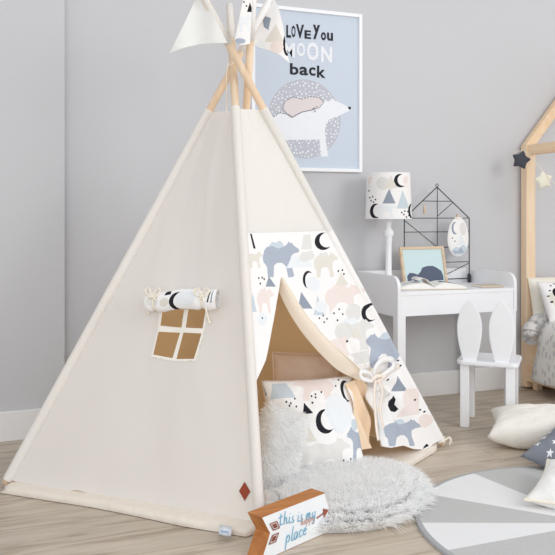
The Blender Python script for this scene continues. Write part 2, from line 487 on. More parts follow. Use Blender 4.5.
m_(blob((379, 384, 388, 404), seed=9), GR)
m_(tri((376, 408, 388, 436), .5), IC)
m_(blob((415, 428, 432, 447), seed=12), WH); m_(fit([(0, 0), (1, .6), (.6, 1), (.2, .5)], (423.5, 443.5, 429.5, 449)), BK)
m_(blob((418, 414, 430, 428), seed=15), PK)
m_(blob((373, 422, 380, 440), seed=16), GR)
def tofp(P):
    out = []
    for u, v in P:
        s, z = Fp(u, v); out.append((min(1.0165, max(0, s)), z))
    return out
fm = [([(0, PRINTZ), (1.0165, PRINTZ), (1.0165, .02), (0, .02)], WH)]
for P, k in pxm: fm.append((tofp(P), k))
build_sheet('curtain_panel', ff, outf, [], fm, PR, tent, .0125, base=CV, flip=False)
build_sheet('curtain_lining', surf('N', 'R', sgnF, wf, -.006), [(min(1, a), b) for a, b in outf], [], [], [lining_pale], tent, .03)
# rolled hem along the swept curtain edge (pale lining turned out)
ed_a = [(282.5, 277.5), (291, 291), (300.5, 307), (312, 323), (326, 338), (341, 352), (355, 365), (367, 376)]
ed_b = [(281.5, 279), (286, 292), (293, 307), (303, 324), (315, 340), (328, 354), (344, 368), (363, 380)]
A = spline([Vector((*Fp(*p), 0)) for p in ed_a], 5); B_ = spline([Vector((*Fp(*p), 0)) for p in ed_b], 5)
vs = []; fs = []
nn = 5
for i, (a, b) in enumerate(zip(A, B_)):
    for j in range(nn):
        t = j/(nn-1); q = a.lerp(b, t)
        vs.append(surf('N', 'R', sgnF, wf, .003+.006*math.sin(t*PI)-.03*t*t)(q.x, q.y))
for i in range(len(A)-1):
    for j in range(nn-1): fs.append((i*nn+j, i*nn+j+1, (i+1)*nn+j+1, (i+1)*nn+j))
meshobj('turned_hem', vs, fs, lining_pale, tent)
bm = bmesh.new(); tube(bm, [surf('N', 'R', sgnF, wf, .004)(p.x, p.y) for p in A], .0028, 6); obj('edge_piping', bm, rope, tent)
# inner fold of the curtain hanging below the tie (lining side)
def wi(s, z):
    return -.03+.012*math.sin(s*95+z*6)
iv = [(353, 383), (360, 378), (368, 379), (372, 384), (371, 404), (375, 422), (379, 447), (366, 449.5), (361, 425), (356.5, 402)]
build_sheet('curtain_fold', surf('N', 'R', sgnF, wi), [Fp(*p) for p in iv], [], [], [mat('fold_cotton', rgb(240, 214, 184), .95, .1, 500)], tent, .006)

def ribbon(bm, pts, w, nrm, thick=.002):
    """flat ribbon along pts, width w (float or func), lying square to nrm"""
    pts = [Vector(p) for p in pts]; n = len(pts); L = []
    for i, p in enumerate(pts):
        t = (pts[min(i+1, n-1)]-pts[max(i-1, 0)]).normalized(); s = t.cross(nrm).normalized()
        ww = (w(i/(n-1)) if callable(w) else w)/2
        L.append([bm.verts.new(p+s*ww+nrm*thick/2), bm.verts.new(p-s*ww+nrm*thick/2), bm.verts.new(p-s*ww-nrm*thick/2), bm.verts.new(p+s*ww-nrm*thick/2)])
    for a, b in zip(L, L[1:]):
        for k in range(4): bm.faces.new((a[k], a[(k+1) % 4], b[(k+1) % 4], b[k])).smooth = True
    bm.faces.new(L[0][::-1]); bm.faces.new(L[-1])
# curtain tie: band with a bow
nf = (surf('N', 'R', sgnF, off=.1)(.5, .5)-ff0(.5, .5)).normalized()
fo = lambda u, v, o: surf('N', 'R', sgnF, off=o)(*Fp(u, v))
for P, w0, w1 in (([fo(372, 380, .014), fo(369, 370, .03), fo(377, 361, .03), fo(388, 361, .024), fo(388, 368, .028), fo(380, 374, .03), fo(373, 380, .018)], .010, .016),
                 ([fo(371, 380, .016), fo(363, 374, .03), fo(356, 373, .026), fo(357, 379, .026), fo(365, 382, .026), fo(371, 381, .016)], .008, .010)):
    bm = bmesh.new(); ribbon(bm, spline(P, 7), lambda t: w0+w1*math.sin(t*PI), nf, .003); obj('bow_loop', bm, P_WHITE, tent, True)
tcot = mat('tie_cotton', rgb(243, 231, 220), .9, .1, 500)
for P, w0 in (([fo(371, 381, .026), fo(368.5, 393, .03), fo(370, 410, .026), fo(372, 428, .022), fo(374, 441, .022)], .016),
              ([fo(372, 380, .026), fo(376.5, 392, .03), fo(375.5, 410, .024), fo(379, 430, .022)], .014),
              ([fo(371, 384, .01), fo(376, 380, .03), fo(384, 373, .024), fo(397, 366, .012)], .018)):
    bm = bmesh.new(); ribbon(bm, spline(P, 6), w0, nf); obj('tie_ribbon', bm, tcot, tent, True)
bm = bmesh.new(); tube(bm, spline([fo(367.5, 381.5, .018), fo(370, 377.5, .032), fo(375, 378, .032), fo(376, 383.5, .018)], 5), .008, 8)
obj('tie_knot', bm, tcot, tent, True)

# window flap rolled up above the window, with cord ties
fo2 = lambda u, v, o: surf('L', 'N', sgnL, off=o)(*Lp(u, v))
a3 = fo2(150.5, 303, .022); b3 = fo2(221, 300, .022)
ax = (b3-a3).normalized(); nrmL = (fo2(180, 300, .1)-fo2(180, 300, 0)).normalized(); up = ax.cross(nrmL).normalized()
if up.z < 0: up = -up
Lr = (b3-a3).length
def roll(x, a):     # x 0..1, a angle
    pin = 1-.22*math.exp(-((x-.13)/.035)**2)-.26*math.exp(-((x-.80)/.035)**2)
    ra = .037*pin*(1+.06*noise.noise(Vector((x*9, math.cos(a)*2, math.sin(a)*2))))*(1 if .02 < x < .98 else .9)
    return a3+ax*(x*Lr)+up*(ra*math.sin(a)-.004*math.sin(x*9))+nrmL*(ra*.62*math.cos(a))
R0 = lambda px, py: ((px-150.5)/70.5, -(py-299)/11.5)
rm = []
def rollpt(px, py):
    x = (px-150.5)/70.5; q = max(-1, min(1, -(py-298.7)/11.8)); return (min(1, max(0, x)), math.asin(q)*.16)
for P, k in [(fit([(0, 0), (1, 0), (.9, 1), (.15, .9)], (170.5, 288.5, 177, 293.5)), BK), (moonP((176, 291.5, 192, 312), rot=-.1, thick=.38), BK),
             (blob((181, 290, 202, 309), seed=4), IC), (fit([(0, 0), (.5, 0), (1, 1), (.7, 1)], (213, 291, 216, 303)), BK), (fit([(0, 0), (.5, 0), (.6, 1), (.3, 1)], (216.5, 290, 219.5, 304)), SL),
             (blob((153, 293, 165, 306), seed=8), GR), (blob((166, 296, 176, 307), seed=11), BE)]:
    rm.append(([rollpt(*p) for p in P], k))
V, T, MI = sheet([(0, -PI*.16), (1, -PI*.16), (1, PI*.16), (0, PI*.16)], [], rm, .02)
meshobj('window_flap', [roll(x, y/.16) for x, y in V], T, PR, tent, True, [WH if m < 0 else m for m in MI])
for (uu, ll) in ((159, [(150, 314), (163, 311)]), (207.5, [(206, 306), (211, 323)])):
    bm = bmesh.new(); x = (uu-150.5)/70.5
    tube(bm, [roll(x, 2*PI*i/16)+nrmL*.002*math.cos(2*PI*i/16) for i in range(16)], .0035, 6, closed=True)
    k0 = roll(x, .45)+nrmL*.006
    wv = lambda px, py, o=.03: fo2(px, py, o)
    c0 = (uu, 294)
    for sx in (-1, 1):
        tube(bm, spline([k0, wv(uu+sx*4, 291, .042), wv(uu+sx*7.5, 294, .044), wv(uu+sx*4, 299, .046), k0], 5), .0032, 6)
    for e in ll:
        tube(bm, spline([k0, wv((uu+e[0])/2, 302, .045), wv(e[0], e[1], .014)], 6), .0032, 6)
        q = wv(e[0], e[1], .014); r = bmesh.ops.create_icosphere(bm, subdivisions=1, radius=.0065, matrix=Matrix.Translation(q))
    obj('cord_tie', bm, rope, tent, True)
# logo patch and care label
bm = bmesh.new(); q = [(239.5, 491), (244.8, 482), (250.5, 491.5), (245, 500.5)]
vsb = [bm.verts.new(fo2(u, v, .001)) for u, v in q]; vst = [bm.verts.new(fo2(u, v, .004)) for u, v in q]
bm.faces.new(vst)
for i in range(4): bm.faces.new((vsb[i], vsb[(i+1) % 4], vst[(i+1) % 4], vst[i]))
lp = obj('leather_patch', bm, mat('russet_leather', rgb(150, 66, 44), .6), tent); lp['label'] = 'russet diamond leather patch'
lab = [flo(226, 526, .030), flo(225.5, 530, .028), flo(225, 534, .022), flo(224.6, 536.5, .006)]
sd_ = (TB['N']-TB['L']); sd_.z = 0; sd_.normalize()
lv = []
for p in lab: lv += [p-sd_*.021, p+sd_*.021]
lb = meshobj('care_label', lv, [(0, 1, 3, 2), (2, 3, 5, 4), (4, 5, 7, 6)], mat('satin_label', rgb(232, 238, 246), .5), tent)
md = lb.modifiers.new('solid', 'SOLIDIFY'); md.thickness = .001
lv = [lab[1].lerp(lab[2], t)+sd_*e+cam(-.001, -.0015, .0012) for t, e in ((.2, -.015), (.2, .012), (.8, .012), (.8, -.015))]
meshobj('care_label_print', lv, [(0, 1, 2, 3)], mat('label_ink', rgb(165, 185, 208), .6), tent)

# cord hanging from the crossing
c0 = pole('N', 1.60)
bm = bmesh.new()
p0 = c0+cam(-.018, -.016)
tube(bm, [c0+Vector(((PR_+.002)*math.cos(2*PI*i/20), (PR_+.002)*math.sin(2*PI*i/20), .012*math.cos(2*PI*i/20))) for i in range(20)], .0025, 6, closed=True)
tube(bm, spline([p0, p0+cam(-.006, -.004, -.06), p0+cam(-.004, 0, -.14), p0+cam(-.008, 0, -.20)], 6), .0026, 6)
obj('hanging_cord', bm, rope, tent, True)

# pennant flags sewn over the pole tips
def flag(k, outline, mats, base, motifs=(), bow=0.0, dd=0.0, slope=0.0):
    """hangs from pole k; outline in (u, v) of the plane facing the viewer through that pole"""
    def f(u, v):
        t = (v-outline[0][1]); d0 = (TT[k].x*SY+TT[k].y*CY)
        w = math.sin((u-outline[0][0])*.16)*.012+math.sin(v*.09+u*.1)*.010
        return at(u, v, d0+dd+w*bow+slope*(u-outline[0][0]))
    V, T, MI = sheet(outline, [], list(motifs), 3.0)
    vs = [f(*p) for p in V]; n = len(vs); off = cam(0, .004)
    fs = [tuple(t) for t in T]+[tuple(i+n for i in t[::-1]) for t in T]
    edges = {}
    for t in T:
        for i in range(3):
            e = (t[i], t[(i+1) % 3]); edges[e] = 1
    for e in list(edges):
        if (e[1], e[0]) not in edges: fs.append((e[1], e[0], e[0]+n, e[1]+n))
    mi = [base if m < 0 else m for m in MI]*2; mi += [base]*(len(fs)-len(mi))
    return meshobj('pennant_flag', vs+[v+off for v in vs], fs, mats, tent, False, mi)
def sleeve_on(k, z0, m):
    bm = bmesh.new(); t = TT[k]; b = pole(k, z0)
    tube(bm, [b, b.lerp(t, .5), t, t+(t-b).normalized()*.008], lambda q: .0155 if q < .99 else .006, 12); return obj('flag_sleeve', bm, m, tent, False)
sleeve_on('R', 1.655, canvas); flag('R', [(227.5, 43), (203, -8), (199, -8), (184, 24), (169.5, 53), (183, 48), (200, 44), (214, 43)], PR, CV, bow=.9)
sleeve_on('N', 1.70, canvas); 
sleeve_on('B', 1.68, P_WHITE)
flag('B', [(250, 44), (253, -18), (247, -18), (243, 0), (234.5, 41), (241, 45)], PR, WH, [(tri((247, 2, 253, 12)), BK), (blob((234, 38, 246, 44), seed=2), BL), (dot(244, 2), BK), (dot(246.5, 6), BK), (fit(BEAR, (238, 14, 252, 32)), IC)], bow=.6, dd=-.022)
sleeve_on('L', 1.66, P_WHITE)
flag('L', [(250, 42), (274, -1), (278, 6), (283, 25), (286, 45), (289.5, 63), (280, 55), (268, 50), (258, 47)], PR, WH,
     [(fit([(0, 1), (1, .8), (.7, 0), (.2, .2)], (262, 15, 271, 30)), SL), (tri((264, 24, 284, 42), .6), BE), (moonP((283, 33, 291, 56), thick=.4), BK), (blob((270, 40, 284, 54), seed=7), PK), (tri((254, 38, 266, 47)), IC)], bow=.9, dd=-.02)

# padded mat inside the teepee
mt_out = [flo(0, 493.5), flo(60, 503), flo(92, 508), flo(130, 515.5), flo(183, 527), flo(246, 537.5), flo(300, 518), flo(352, 494), flo(409, 468.5), flo(436, 452), pole('R', 0)+cam(-.02, .03), TB['B']+cam(.0, -.04), TB['L']+cam(.03, .03)]
cm = sum(mt_out, Vector((0, 0, 0)))/len(mt_out)
mo2 = dens([(p.x, p.y) for p in mt_out], .03)
bm = bmesh.new(); rings = []
prof = [(0, .002), (.0, .005), (.001, .012), (-.005, .019), (-.014, .0225), (-.03, .024), (-.10, .0245), (-.25, .0245)]
for q, (dr, z) in enumerate(prof):
    ring = []
    for i, (x, y) in enumerate(mo2):
        r = Vector((x-cm.x, y-cm.y)); l = r.length; k = (l+dr-(.020 if (i % 14 == 0 and q > 1) else 0))/l
        ring.append(bm.verts.new((cm.x+r.x*k, cm.y+r.y*k, z+.002*noise.noise(Vector((x*12, y*12, z*9)))*(z > .01))))
    rings.append(ring)
n = len(mo2)
for a, b in zip(rings, rings[1:]):
    for i in range(n): bm.faces.new((a[i], a[(i+1) % n], b[(i+1) % n], b[i])).smooth = True
bm.faces.new(rings[-1])
tag(obj('play_mat', bm, mat('mat_cotton', rgb(232, 222, 210), .9, .6, 30, .03, 12), None, True), 'cream padded floor mat under and inside the canvas teepee', 'mat')

# ------------------------------------------------------------------ CUSHIONS
def cushion(name, w, h, t, c, X, Y, mats, parent=None, base=0, motifs=(), step=.07, pinch=.07, wrinkle=.02, power=.5, sag=None, seed=0):
    X = Vector(X).normalized(); Y = Vector(Y).normalized(); Z = X.cross(Y).normalized(); Y = Z.cross(X)
    c = Vector(c)
    def f(a, b, side):
        px = a*w/2*(1-pinch*(1-b*b)**1.0*a*a); py = b*h/2*(1-pinch*(1-a*a)*b*b)
        q = (max(0, 1-a*a)*max(0, 1-b*b))**power
        wn = wrinkle*noise.noise(Vector((a*2.2+seed, b*2.2, side*3)))+wrinkle*.5*noise.noise(Vector((a*6, b*6+seed, side)))
        th = side*(t/2*q+wn*q)
        p = c+X*px+Y*py+Z*th
        if sag: p = sag(p, a, b, side)
        return p
    V, T, MI = sheet([(-1, -1), (1, -1), (1, 1), (-1, 1)], [], list(motifs), step)
    def w_(a): return math.sin(a*PI/2)    # denser near the seam
    vs = [f(a, b, 1) for a, b in V]; fs = list(T); mi = [base if m < 0 else m for m in MI]; idx = {}
    for i, (a, b) in enumerate(V):
        if abs(abs(a)-1) < 1e-6 or abs(abs(b)-1) < 1e-6: idx[i] = i
        else: idx[i] = len(vs); vs.append(f(a, b, -1))
    for t3, m in zip(T, MI): fs.append(tuple(idx[k] for k in t3[::-1])); mi.append(base)
    o = meshobj(name, vs, fs, mats, parent, True, mi)
    rim = []
    for k in range(40): rim.append(f(-1+2*k/40, -1, 1))
    for k in range(40): rim.append(f(1, -1+2*k/40, 1))
    for k in range(40): rim.append(f(1-2*k/40, 1, 1))
    for k in range(40): rim.append(f(-1, 1-2*k/40, 1))
    return o, rim
# motifs authored in the cushion face (-1..1)
def fy(P): return [(x, y) for x, y in P]
cm_ = []
def cmot(P, k): cm_.append(([(max(-.985, min(.985, (x-314)/45)), max(-.985, min(.985, -(y-420)/40))) for x, y in P], k))
cmot(tri((263, 384, 271, 394)), SL); cmot(fit([(0, 0), (1, 0), (.75, 1), (.2, 1)], (273, 384, 297, 398)), LB)
cmot(fit(BEAR, (297, 380, 336, 402), True), PK)
for x, y in [(281, 404), (287, 401.5), (291, 403), (286, 407.5), (289.5, 405), (296, 399), (312, 398), (316, 396.5), (315.5, 399.5), (311.5, 404), (322, 395), (296, 406), (335, 380), (341, 379.5), (338, 390), (343, 384), (336, 453.5), (340.5, 455), (343.5, 452.5)]: cmot(dot(x, y, .9, 1.1), BK)
cmot(tri((301, 403, 310.5, 413), .3), BK)
cmot(moonP((312, 410.5, 330, 430.5), rot=.3, thick=.42), BK)
cmot(moonP((342.5, 385, 354, 405), rot=-.1, thick=.4), BK)
cmot(blob((320, 396, 352, 432), seed=21, amp=.2), IC)
cmot(tri((291, 409, 312, 436), .3), BE)
cmot(fit(CUB, (292, 437, 318, 454)), GR)
cmot(fit(BEAR, (303, 434, 344, 463), False), GR)
cmot(fit(BEAR, (342, 425, 366, 456), True), BL); cmot(fit(CUB, (348, 418, 359, 430)), LB)
pc, rim = cushion('printed_cushion', .375, .36, .12, at(313, 424, 3.02), cam(.95, .28, 0), cam(.02, .42, .93), PR, None, WH, cm_, .055, .05, .012, .42)
tag(pc, 'large white square cushion with moon and bear print inside the teepee', 'cushion')
pk = mat('blush_cotton', rgb(238, 220, 207), .9, .15, 500)
kc, rim = cushion('blush_cushion', .30, .26, .11, at(308, 384, 3.30), cam(.97, .1, -.03), cam(.12, .3, .95), pk, None, 0, (), .08, .04, .012, .4)
tag(kc, 'plain blush pink cushion at the back of the teepee', 'cushion')
bm = bmesh.new(); tube(bm, rim, .004, 6, closed=True); obj('piping', bm, mat('piping', rgb(246, 232, 222), .8), kc, True)

# fur generator: tapered strands in one mesh
def fur(name, roots, length, width, m, parent=None, droop=.5, extra=None, seed=1, clump=.5):
    rd = random.Random(seed); vs = []; fs = []
    if extra: vs, fs = [tuple(v) for v in extra[0]], [tuple(f) for f in extra[1]]
    for p, nrm in roots:
        nrm = nrm.normalized()
        cl = noise.noise_vector(p*22)*clump
        d = (nrm+cl*1.0+Vector((rd.gauss(0, .3), rd.gauss(0, .3), rd.gauss(0, .2)))).normalized()
        L = length*(.6+.6*rd.random()); s = d.cross(Vector((rd.random()-.5, rd.random()-.5, rd.random()-.5))).normalized()*width/2
        p1 = p+d*L*.5; p2 = p+d*L*.85+Vector((d.x, d.y, -droop))*L*.25
        k = len(vs)
        vs += [tuple(p-s), tuple(p+s), tuple(p1-s*.8), tuple(p1+s*.8), tuple(p2)]
        fs += [(k, k+1, k+3, k+2), (k+2, k+3, k+4)]
    o = meshobj(name, vs, fs, m, parent, True)
    return o
furm = mat('white_faux_fur', rgb(255, 255, 255), .8, trans=.5, spec=.15)
# fur rug on floor
fr_px = [(262, 500), (285, 478), (310, 466), (345, 463), (380, 465), (405, 470), (420, 480), (426, 494), (418, 508), (396, 519), (365, 525), (330, 527), (300, 528), (270, 522)]
fr = [flo(u, v+2, .02) for u, v in fr_px]; frc = sum(fr, Vector((0, 0, 0)))/len(fr)
pl2 = [(p.x, p.y) for p in spline(fr+[fr[0]], 6)[:-1]]
ev = []; ef = []
npl = len(pl2)
for (k, z) in ((.96, .002), (.97, .010), (.92, .028), (.6, .045), (.2, .05)):
    for x, y in pl2:
        mm = .036 if False else 0
        ev.append((frc.x+(x-frc.x)*k, frc.y+(y-frc.y)*k, z))
for a in range(4):
    for i in range(npl): ef.append((a*npl+i, a*npl+(i+1) % npl, (a+1)*npl+(i+1) % npl, (a+1)*npl+i))
ef.append(tuple(4*npl+i for i in range(npl)))
rd = random.Random(3); roots = []
xs = [p[0] for p in pl2]; ys = [p[1] for p in pl2]
while len(roots) < 34000:
    x = rd.uniform(min(xs), max(xs)); y = rd.uniform(min(ys), max(ys))
    if inpoly(x, y, pl2):
        # edge-aware height
        r = Vector((x-frc.x, y-frc.y, 0)); 
        e = 0
        k = 1.0
        for kk in (.99, .93, .8, .6, .4, .2):
            if not inpoly(frc.x+r.x/kk, frc.y+r.y/kk, pl2): e = kk; break
        z = .048-.036*max(0, (e-.5)/.5)**2
        nn_ = Vector((0, 0, 1))+r.normalized()*(.25+1.2*max(0, (e-.6)/.4))
        roots.append((Vector((x, y, z)), nn_))
fo_ = fur('fur_rug', roots, .050, .0032, furm, None, .6, (ev, ef), 5, .5)
tag(fo_, 'white fluffy faux fur rug on floor at the teepee entrance', 'rug')
# white plush cushion at the left inside the tent
plm = mat('white_plush', rgb(243, 241, 240), .9, .3, 120, trans=.15)
def plush():
    c = at(275, 455, 2.82); X = cam(.86, .5, -.42).normalized(); Y = cam(.42, .40, .93).normalized()
    Z = X.cross(Y).normalized(); Y = Z.cross(X)
    w, h, t = .17, .33, .11
    vs = []; fs = []; roots = []; n = 22; rd = random.Random(9)
    def f(a, b, sd):
        q = (max(0, 1-a**4)*max(0, 1-b**4))**.5
        return c+X*(a*w/2*(1-.05*b*b))+Y*(b*h/2)+Z*(sd*t/2*q)
    for sd in (1, -1):
        k = len(vs)
        for i in range(n+1):
            for j in range(n+1): vs.append(f(-1+2*i/n, -1+2*j/n, sd))
        for i in range(n):
            for j in range(n):
                q = (k+i*(n+1)+j, k+(i+1)*(n+1)+j, k+(i+1)*(n+1)+j+1, k+i*(n+1)+j+1); fs.append(q if sd > 0 else q[::-1])
        for _ in range(7000):
            a = rd.uniform(-1, 1); b = rd.uniform(-1, 1); p = f(a, b, sd)
            roots.append((p, Z*sd*(1-.3*abs(a))+X*a*abs(a)**3*1.4+Y*b*abs(b)**3*1.4-Vector((0, 0, .3))))
    return fur('plush_cushion', roots, .022, .0026, furm, None, .4, (vs, fs), 11, .6)
tag(plush(), 'shaggy white plush cushion at the left of the teepee entrance', 'cushion')

# floor cushions at the right
cw = mat('cream_cotton', rgb(240, 236, 228), .9, .25, 60, .01, 9)
def onfloor(p, a, b, side):
    if p.z < .004: p.z = .004+.001*(1+side)
    return p
def flop(p, a, b, side):
    p.z -= .045*max(abs(a), abs(b))**4
    if p.z < .004: p.z = .004+.001*(1+side)
    return p
c1, rim = cushion('cream_cushion', .54, .30, .17, cam(1.194, 3.405, .078), cam(.95, -.30, .0), cam(.2, .85, .12), cw, None, 0, (), .06, .10, .016, .36, onfloor, 3)
tag(c1, 'large cream floor cushion lying beside the bunny chair', 'cushion')
gm = mat('slate_star_cotton', rgb(130, 134, 144), .9, .2, 400, .04, 30)
sm = mat('star_print_white', rgb(236, 238, 242), .9)
def star(cx, cy, r, rot=0, q=.42): return [(cx+(r if i % 2 == 0 else r*q)*math.cos(rot+i*PI/5), cy+(r if i % 2 == 0 else r*q)*math.sin(rot+i*PI/5)) for i in range(10)]
st = []
for i in range(8):
    for j in range(6):
        st.append((star(-.86+i*.25+(j % 2)*.12, -.85+j*.33, .082, i*1.3+j), 1))
c2, rim = cushion('star_cushion', .38, .38, .12, cam(1.222, 3.10, .088), cam(.71, .71, .22), cam(-.71, .71, .28), [gm, sm], None, 0, st, .05, .10, .012, .45, flop, 5)
tag(c2, 'grey floor cushion with white stars leaning on the cream cushion', 'cushion')
c3, rim = cushion('white_cushion', .33, .33, .12, cam(1.063, 2.715, .060), cam(.85, -.53, .0), cam(.53, .85, .15), mat('white_cotton', rgb(240, 239, 236), .9, .2, 80), None, 0, (), .06, .10, .012, .45, onfloor, 8)
tag(c3, 'white cushion whose corner lies on the round grey rug', 'cushion')
bm = bmesh.new(); tube(bm, rim, .005, 6, closed=True); obj('piping', bm, rope, c3, True)

# ------------------------------------------------------------------ ROUND RUG
rc = cam(1.03, 2.545); RR = .572
ga = mat('rug_grey_felt', rgb(193, 193, 192), .95, .3, 250, .06, 40); wa = mat('rug_white_felt', rgb(232, 232, 233), .95, .3, 250, .015, 40)
re = mat('rug_edge_binding', rgb(170, 171, 173), .9, .2, 300)
def camang(u, v):
    d = F/(v-VH); l = (u-U0)/F*d; return math.atan2(d-2.528, l-1.022)
angs = [camang(481, 479), camang(433.5, 497.8), camang(418, 525.7) % (2*PI), camang(456, 552) % (2*PI)]
full = [angs[3]+(2*PI-(angs[3]-angs[0]))*i/9 for i in range(10)]
bounds = angs+full[1:]
vs = []; fs = []; mi = []
seg = 160
allang = sorted(set([round(a, 6) for a in bounds]+[round(angs[0]+2*PI*i/seg, 6) for i in range(seg)]))
allang = [a for a in allang if angs[0]-1e-6 <= a < angs[0]+2*PI-1e-5]
def rp(a, r, z): p = cam(1.022+r*math.cos(a), 2.528+r*math.sin(a), z); return p
RZ = [(0, .010), (.3, .010), (.556, .010), (.562, .011), (RR, .009), (RR+.002, .001)]
n = len(allang); vs.append(rp(0, 0, .010))
for (r, z) in RZ[1:]:
    for a in allang: vs.append(rp(a, r, z))
for i, a in enumerate(allang):
    k = max(j for j in range(len(bounds)) if bounds[j] <= a+1e-5)
    mcol = 1 if k % 2 == 0 else 0
    j = (i+1) % n
    fs.append((0, 1+i, 1+j)); mi.append(mcol)
    for q in range(len(RZ)-2):
        fs.append((1+q*n+i, 1+(q+1)*n+i, 1+(q+1)*n+j, 1+q*n+j)); mi.append(mcol if q < 1 else 2)
tag(meshobj('round_rug', vs, fs, [ga, wa, re], None, False, mi), 'round rug of grey and white wedges at the lower right', 'rug')

# ------------------------------------------------------------------ ARROW SIGN
sA = cam(-.046, 2.268); sB = cam(.150, 2.470); sx = (sB-sA); SLn = sx.length; sx.normalize(); sy = Vector((-sx.y, sx.x, 0))
if sy.dot(Vector((SY, CY, 0))) < 0: sy = -sy
H = .128; T_ = .058
sign = thing('arrow_sign', 'white wooden arrow-shaped block sign with blue script lettering', 'sign', (sA+sB)/2)
o2 = [(0, 0), (SLn-.004, 0), (SLn+.022, H*.52), (SLn, H), (0, H), (.032, H*.55)]
o2 = [(-.002, 0), (SLn, 0), (SLn+.02, H*.55), (SLn, H), (0, H), (.034, H*.56)]
bm = bmesh.new(); extrude_poly(bm, o2, lambda x, y, w: sA+sx*x+Vector((0, 0, y))+sy*w+sy*.002, T_, 0, .0012)
obj('block', bm, signwood, sign)
bm = bmesh.new(); ins = [(.002, .002), (SLn-.001, .002), (SLn+.0175, H*.55), (SLn-.002, H-.002), (.004, H-.002), (.037, H*.56)]
extrude_poly(bm, ins, lambda x, y, w: sA+sx*x+Vector((0, 0, y))+sy*(w+.0008), .0016)
obj('face', bm, mat('sign_face_white', rgb(240, 243, 247), .5), sign)
sn = -sy
GL = {
 't': ([[(.45, 1.75), (.3, .3), (.45, 0), (.7, .15)], [(.05, 1.15), (.75, 1.25)]], .8),
 'h': ([[(.4, 1.95), (.15, 0)], [(.18, .45), (.45, .95), (.65, .8), (.6, .2), (.72, 0), (.9, .15)]], .95),
 'i': ([[(.25, 1), (.15, .2), (.3, 0), (.5, .15)], [(.33, 1.35), (.36, 1.45)]], .52),
 's': ([[(.1, .1), (.3, 0), (.5, .2), (.25, .6), (.45, 1)], ], .66),
 'm': ([[(.2, 1), (.1, 0)], [(.12, .5), (.38, 1), (.48, .8), (.42, 0)], [(.44, .5), (.7, 1), (.82, .8), (.76, .15), (.9, 0), (1.05, .15)]], 1.15),
 'y': ([[(.2, 1), (.15, .35), (.3, .05), (.6, .4)], [(.7, 1), (.5, -.5), (.25, -.85), (.05, -.6)]], .9),
 'a': ([[(.65, .85), (.4, 1), (.12, .6), (.15, .1), (.4, .05), (.65, .8), (.6, .2), (.75, .05)]], .85),
 'p': ([[(.3, 1), (.0, -.9)], [(.25, .6), (.5, 1), (.72, .7), (.55, .1), (.2, .15)]], .85),
 'l': ([[(.5, 1.95), (.2, .3), (.3, 0), (.5, .15)]], .52),
 'c': ([[(.6, .8), (.4, 1), (.12, .6), (.2, .05), (.6, .2)]], .68),
 'e': ([[(.15, .5), (.55, .65), (.45, 1), (.12, .6), (.2, .05), (.6, .2)]], .7),
 ' ': ([], .45)}
def script(name, text, x, y, h, w, m, parent, rise=0.0, sc_x=.75):
    bm = bmesh.new()
    for ch in text:
        st, adv = GL[ch]
        for S in st:
            P = [(x+px*h*sc_x, y+rise*0+py*h) for px, py in S]
            P3 = spline([sA+sx*a+Vector((0, 0, b))+sn*.0012 for a, b in P], 4)
            ribbon(bm, P3, lambda t: w*(.95-.4*abs(2*t-1)), sn, .001)
        x += adv*h*sc_x; y += rise*3
    obj(name, bm, m, parent)
blue = mat('sign_ink_blue', rgb(120, 182, 210), .6); pinki = mat('sign_ink_rose', rgb(206, 160, 150), .6); brn = mat('sign_ink_brown', rgb(152, 84, 62), .6)
script('lettering', 'this is my', .070, .084, .0195, .0034, blue, sign, -.0007, 1.22)
script('lettering', 'happy', .165, .058, .0120, .0020, pinki, sign, 0, 1.25)
script('lettering', 'place', .098, .024, .0215, .0036, blue, sign, 0, 1.25)
bm = bmesh.new()
S3 = lambda x, y: sA+sx*x+Vector((0, 0, y))+sn*.0012
ribbon(bm, [S3(SLn-.042, .060), S3(SLn-.008, .067)], .004, sn, .001)
a, b, c = S3(SLn-.012, .082), S3(SLn+.015, .071), S3(SLn-.008, .052)
k3 = [bm.verts.new(p+sn*.0006) for p in (a, b, c)]; k4 = [bm.verts.new(p-sn*.0004) for p in (a, b, c)]
bm.faces.new(k3); bm.faces.new(k4[::-1])
obj('arrow_drawing', bm, brn, sign)
for (q0, q1) in (((.040, .078), 1), ((.036, .064), -1)):
    bm = bmesh.new()
    x0, y0 = q0
    P = [(x0-(.006), y0+.022*q1), (x0+.022, y0+.022*q1), (x0+.034, y0), (x0+.008, y0)]
    P = [S3(*p) for p in P]
    for i in range(4): ribbon(bm, [P[i], P[(i+1) % 4]], .0026, sn, .001)
    for t in (.3, .5, .7):
        ribbon(bm, [P[0].lerp(P[1], t).lerp(P[3].lerp(P[2], t), .2), P[0].lerp(P[1], t).lerp(P[3].lerp(P[2], t), .8)], .0035, sn, .001)
    obj('fletching_drawing', bm, brn, sign)

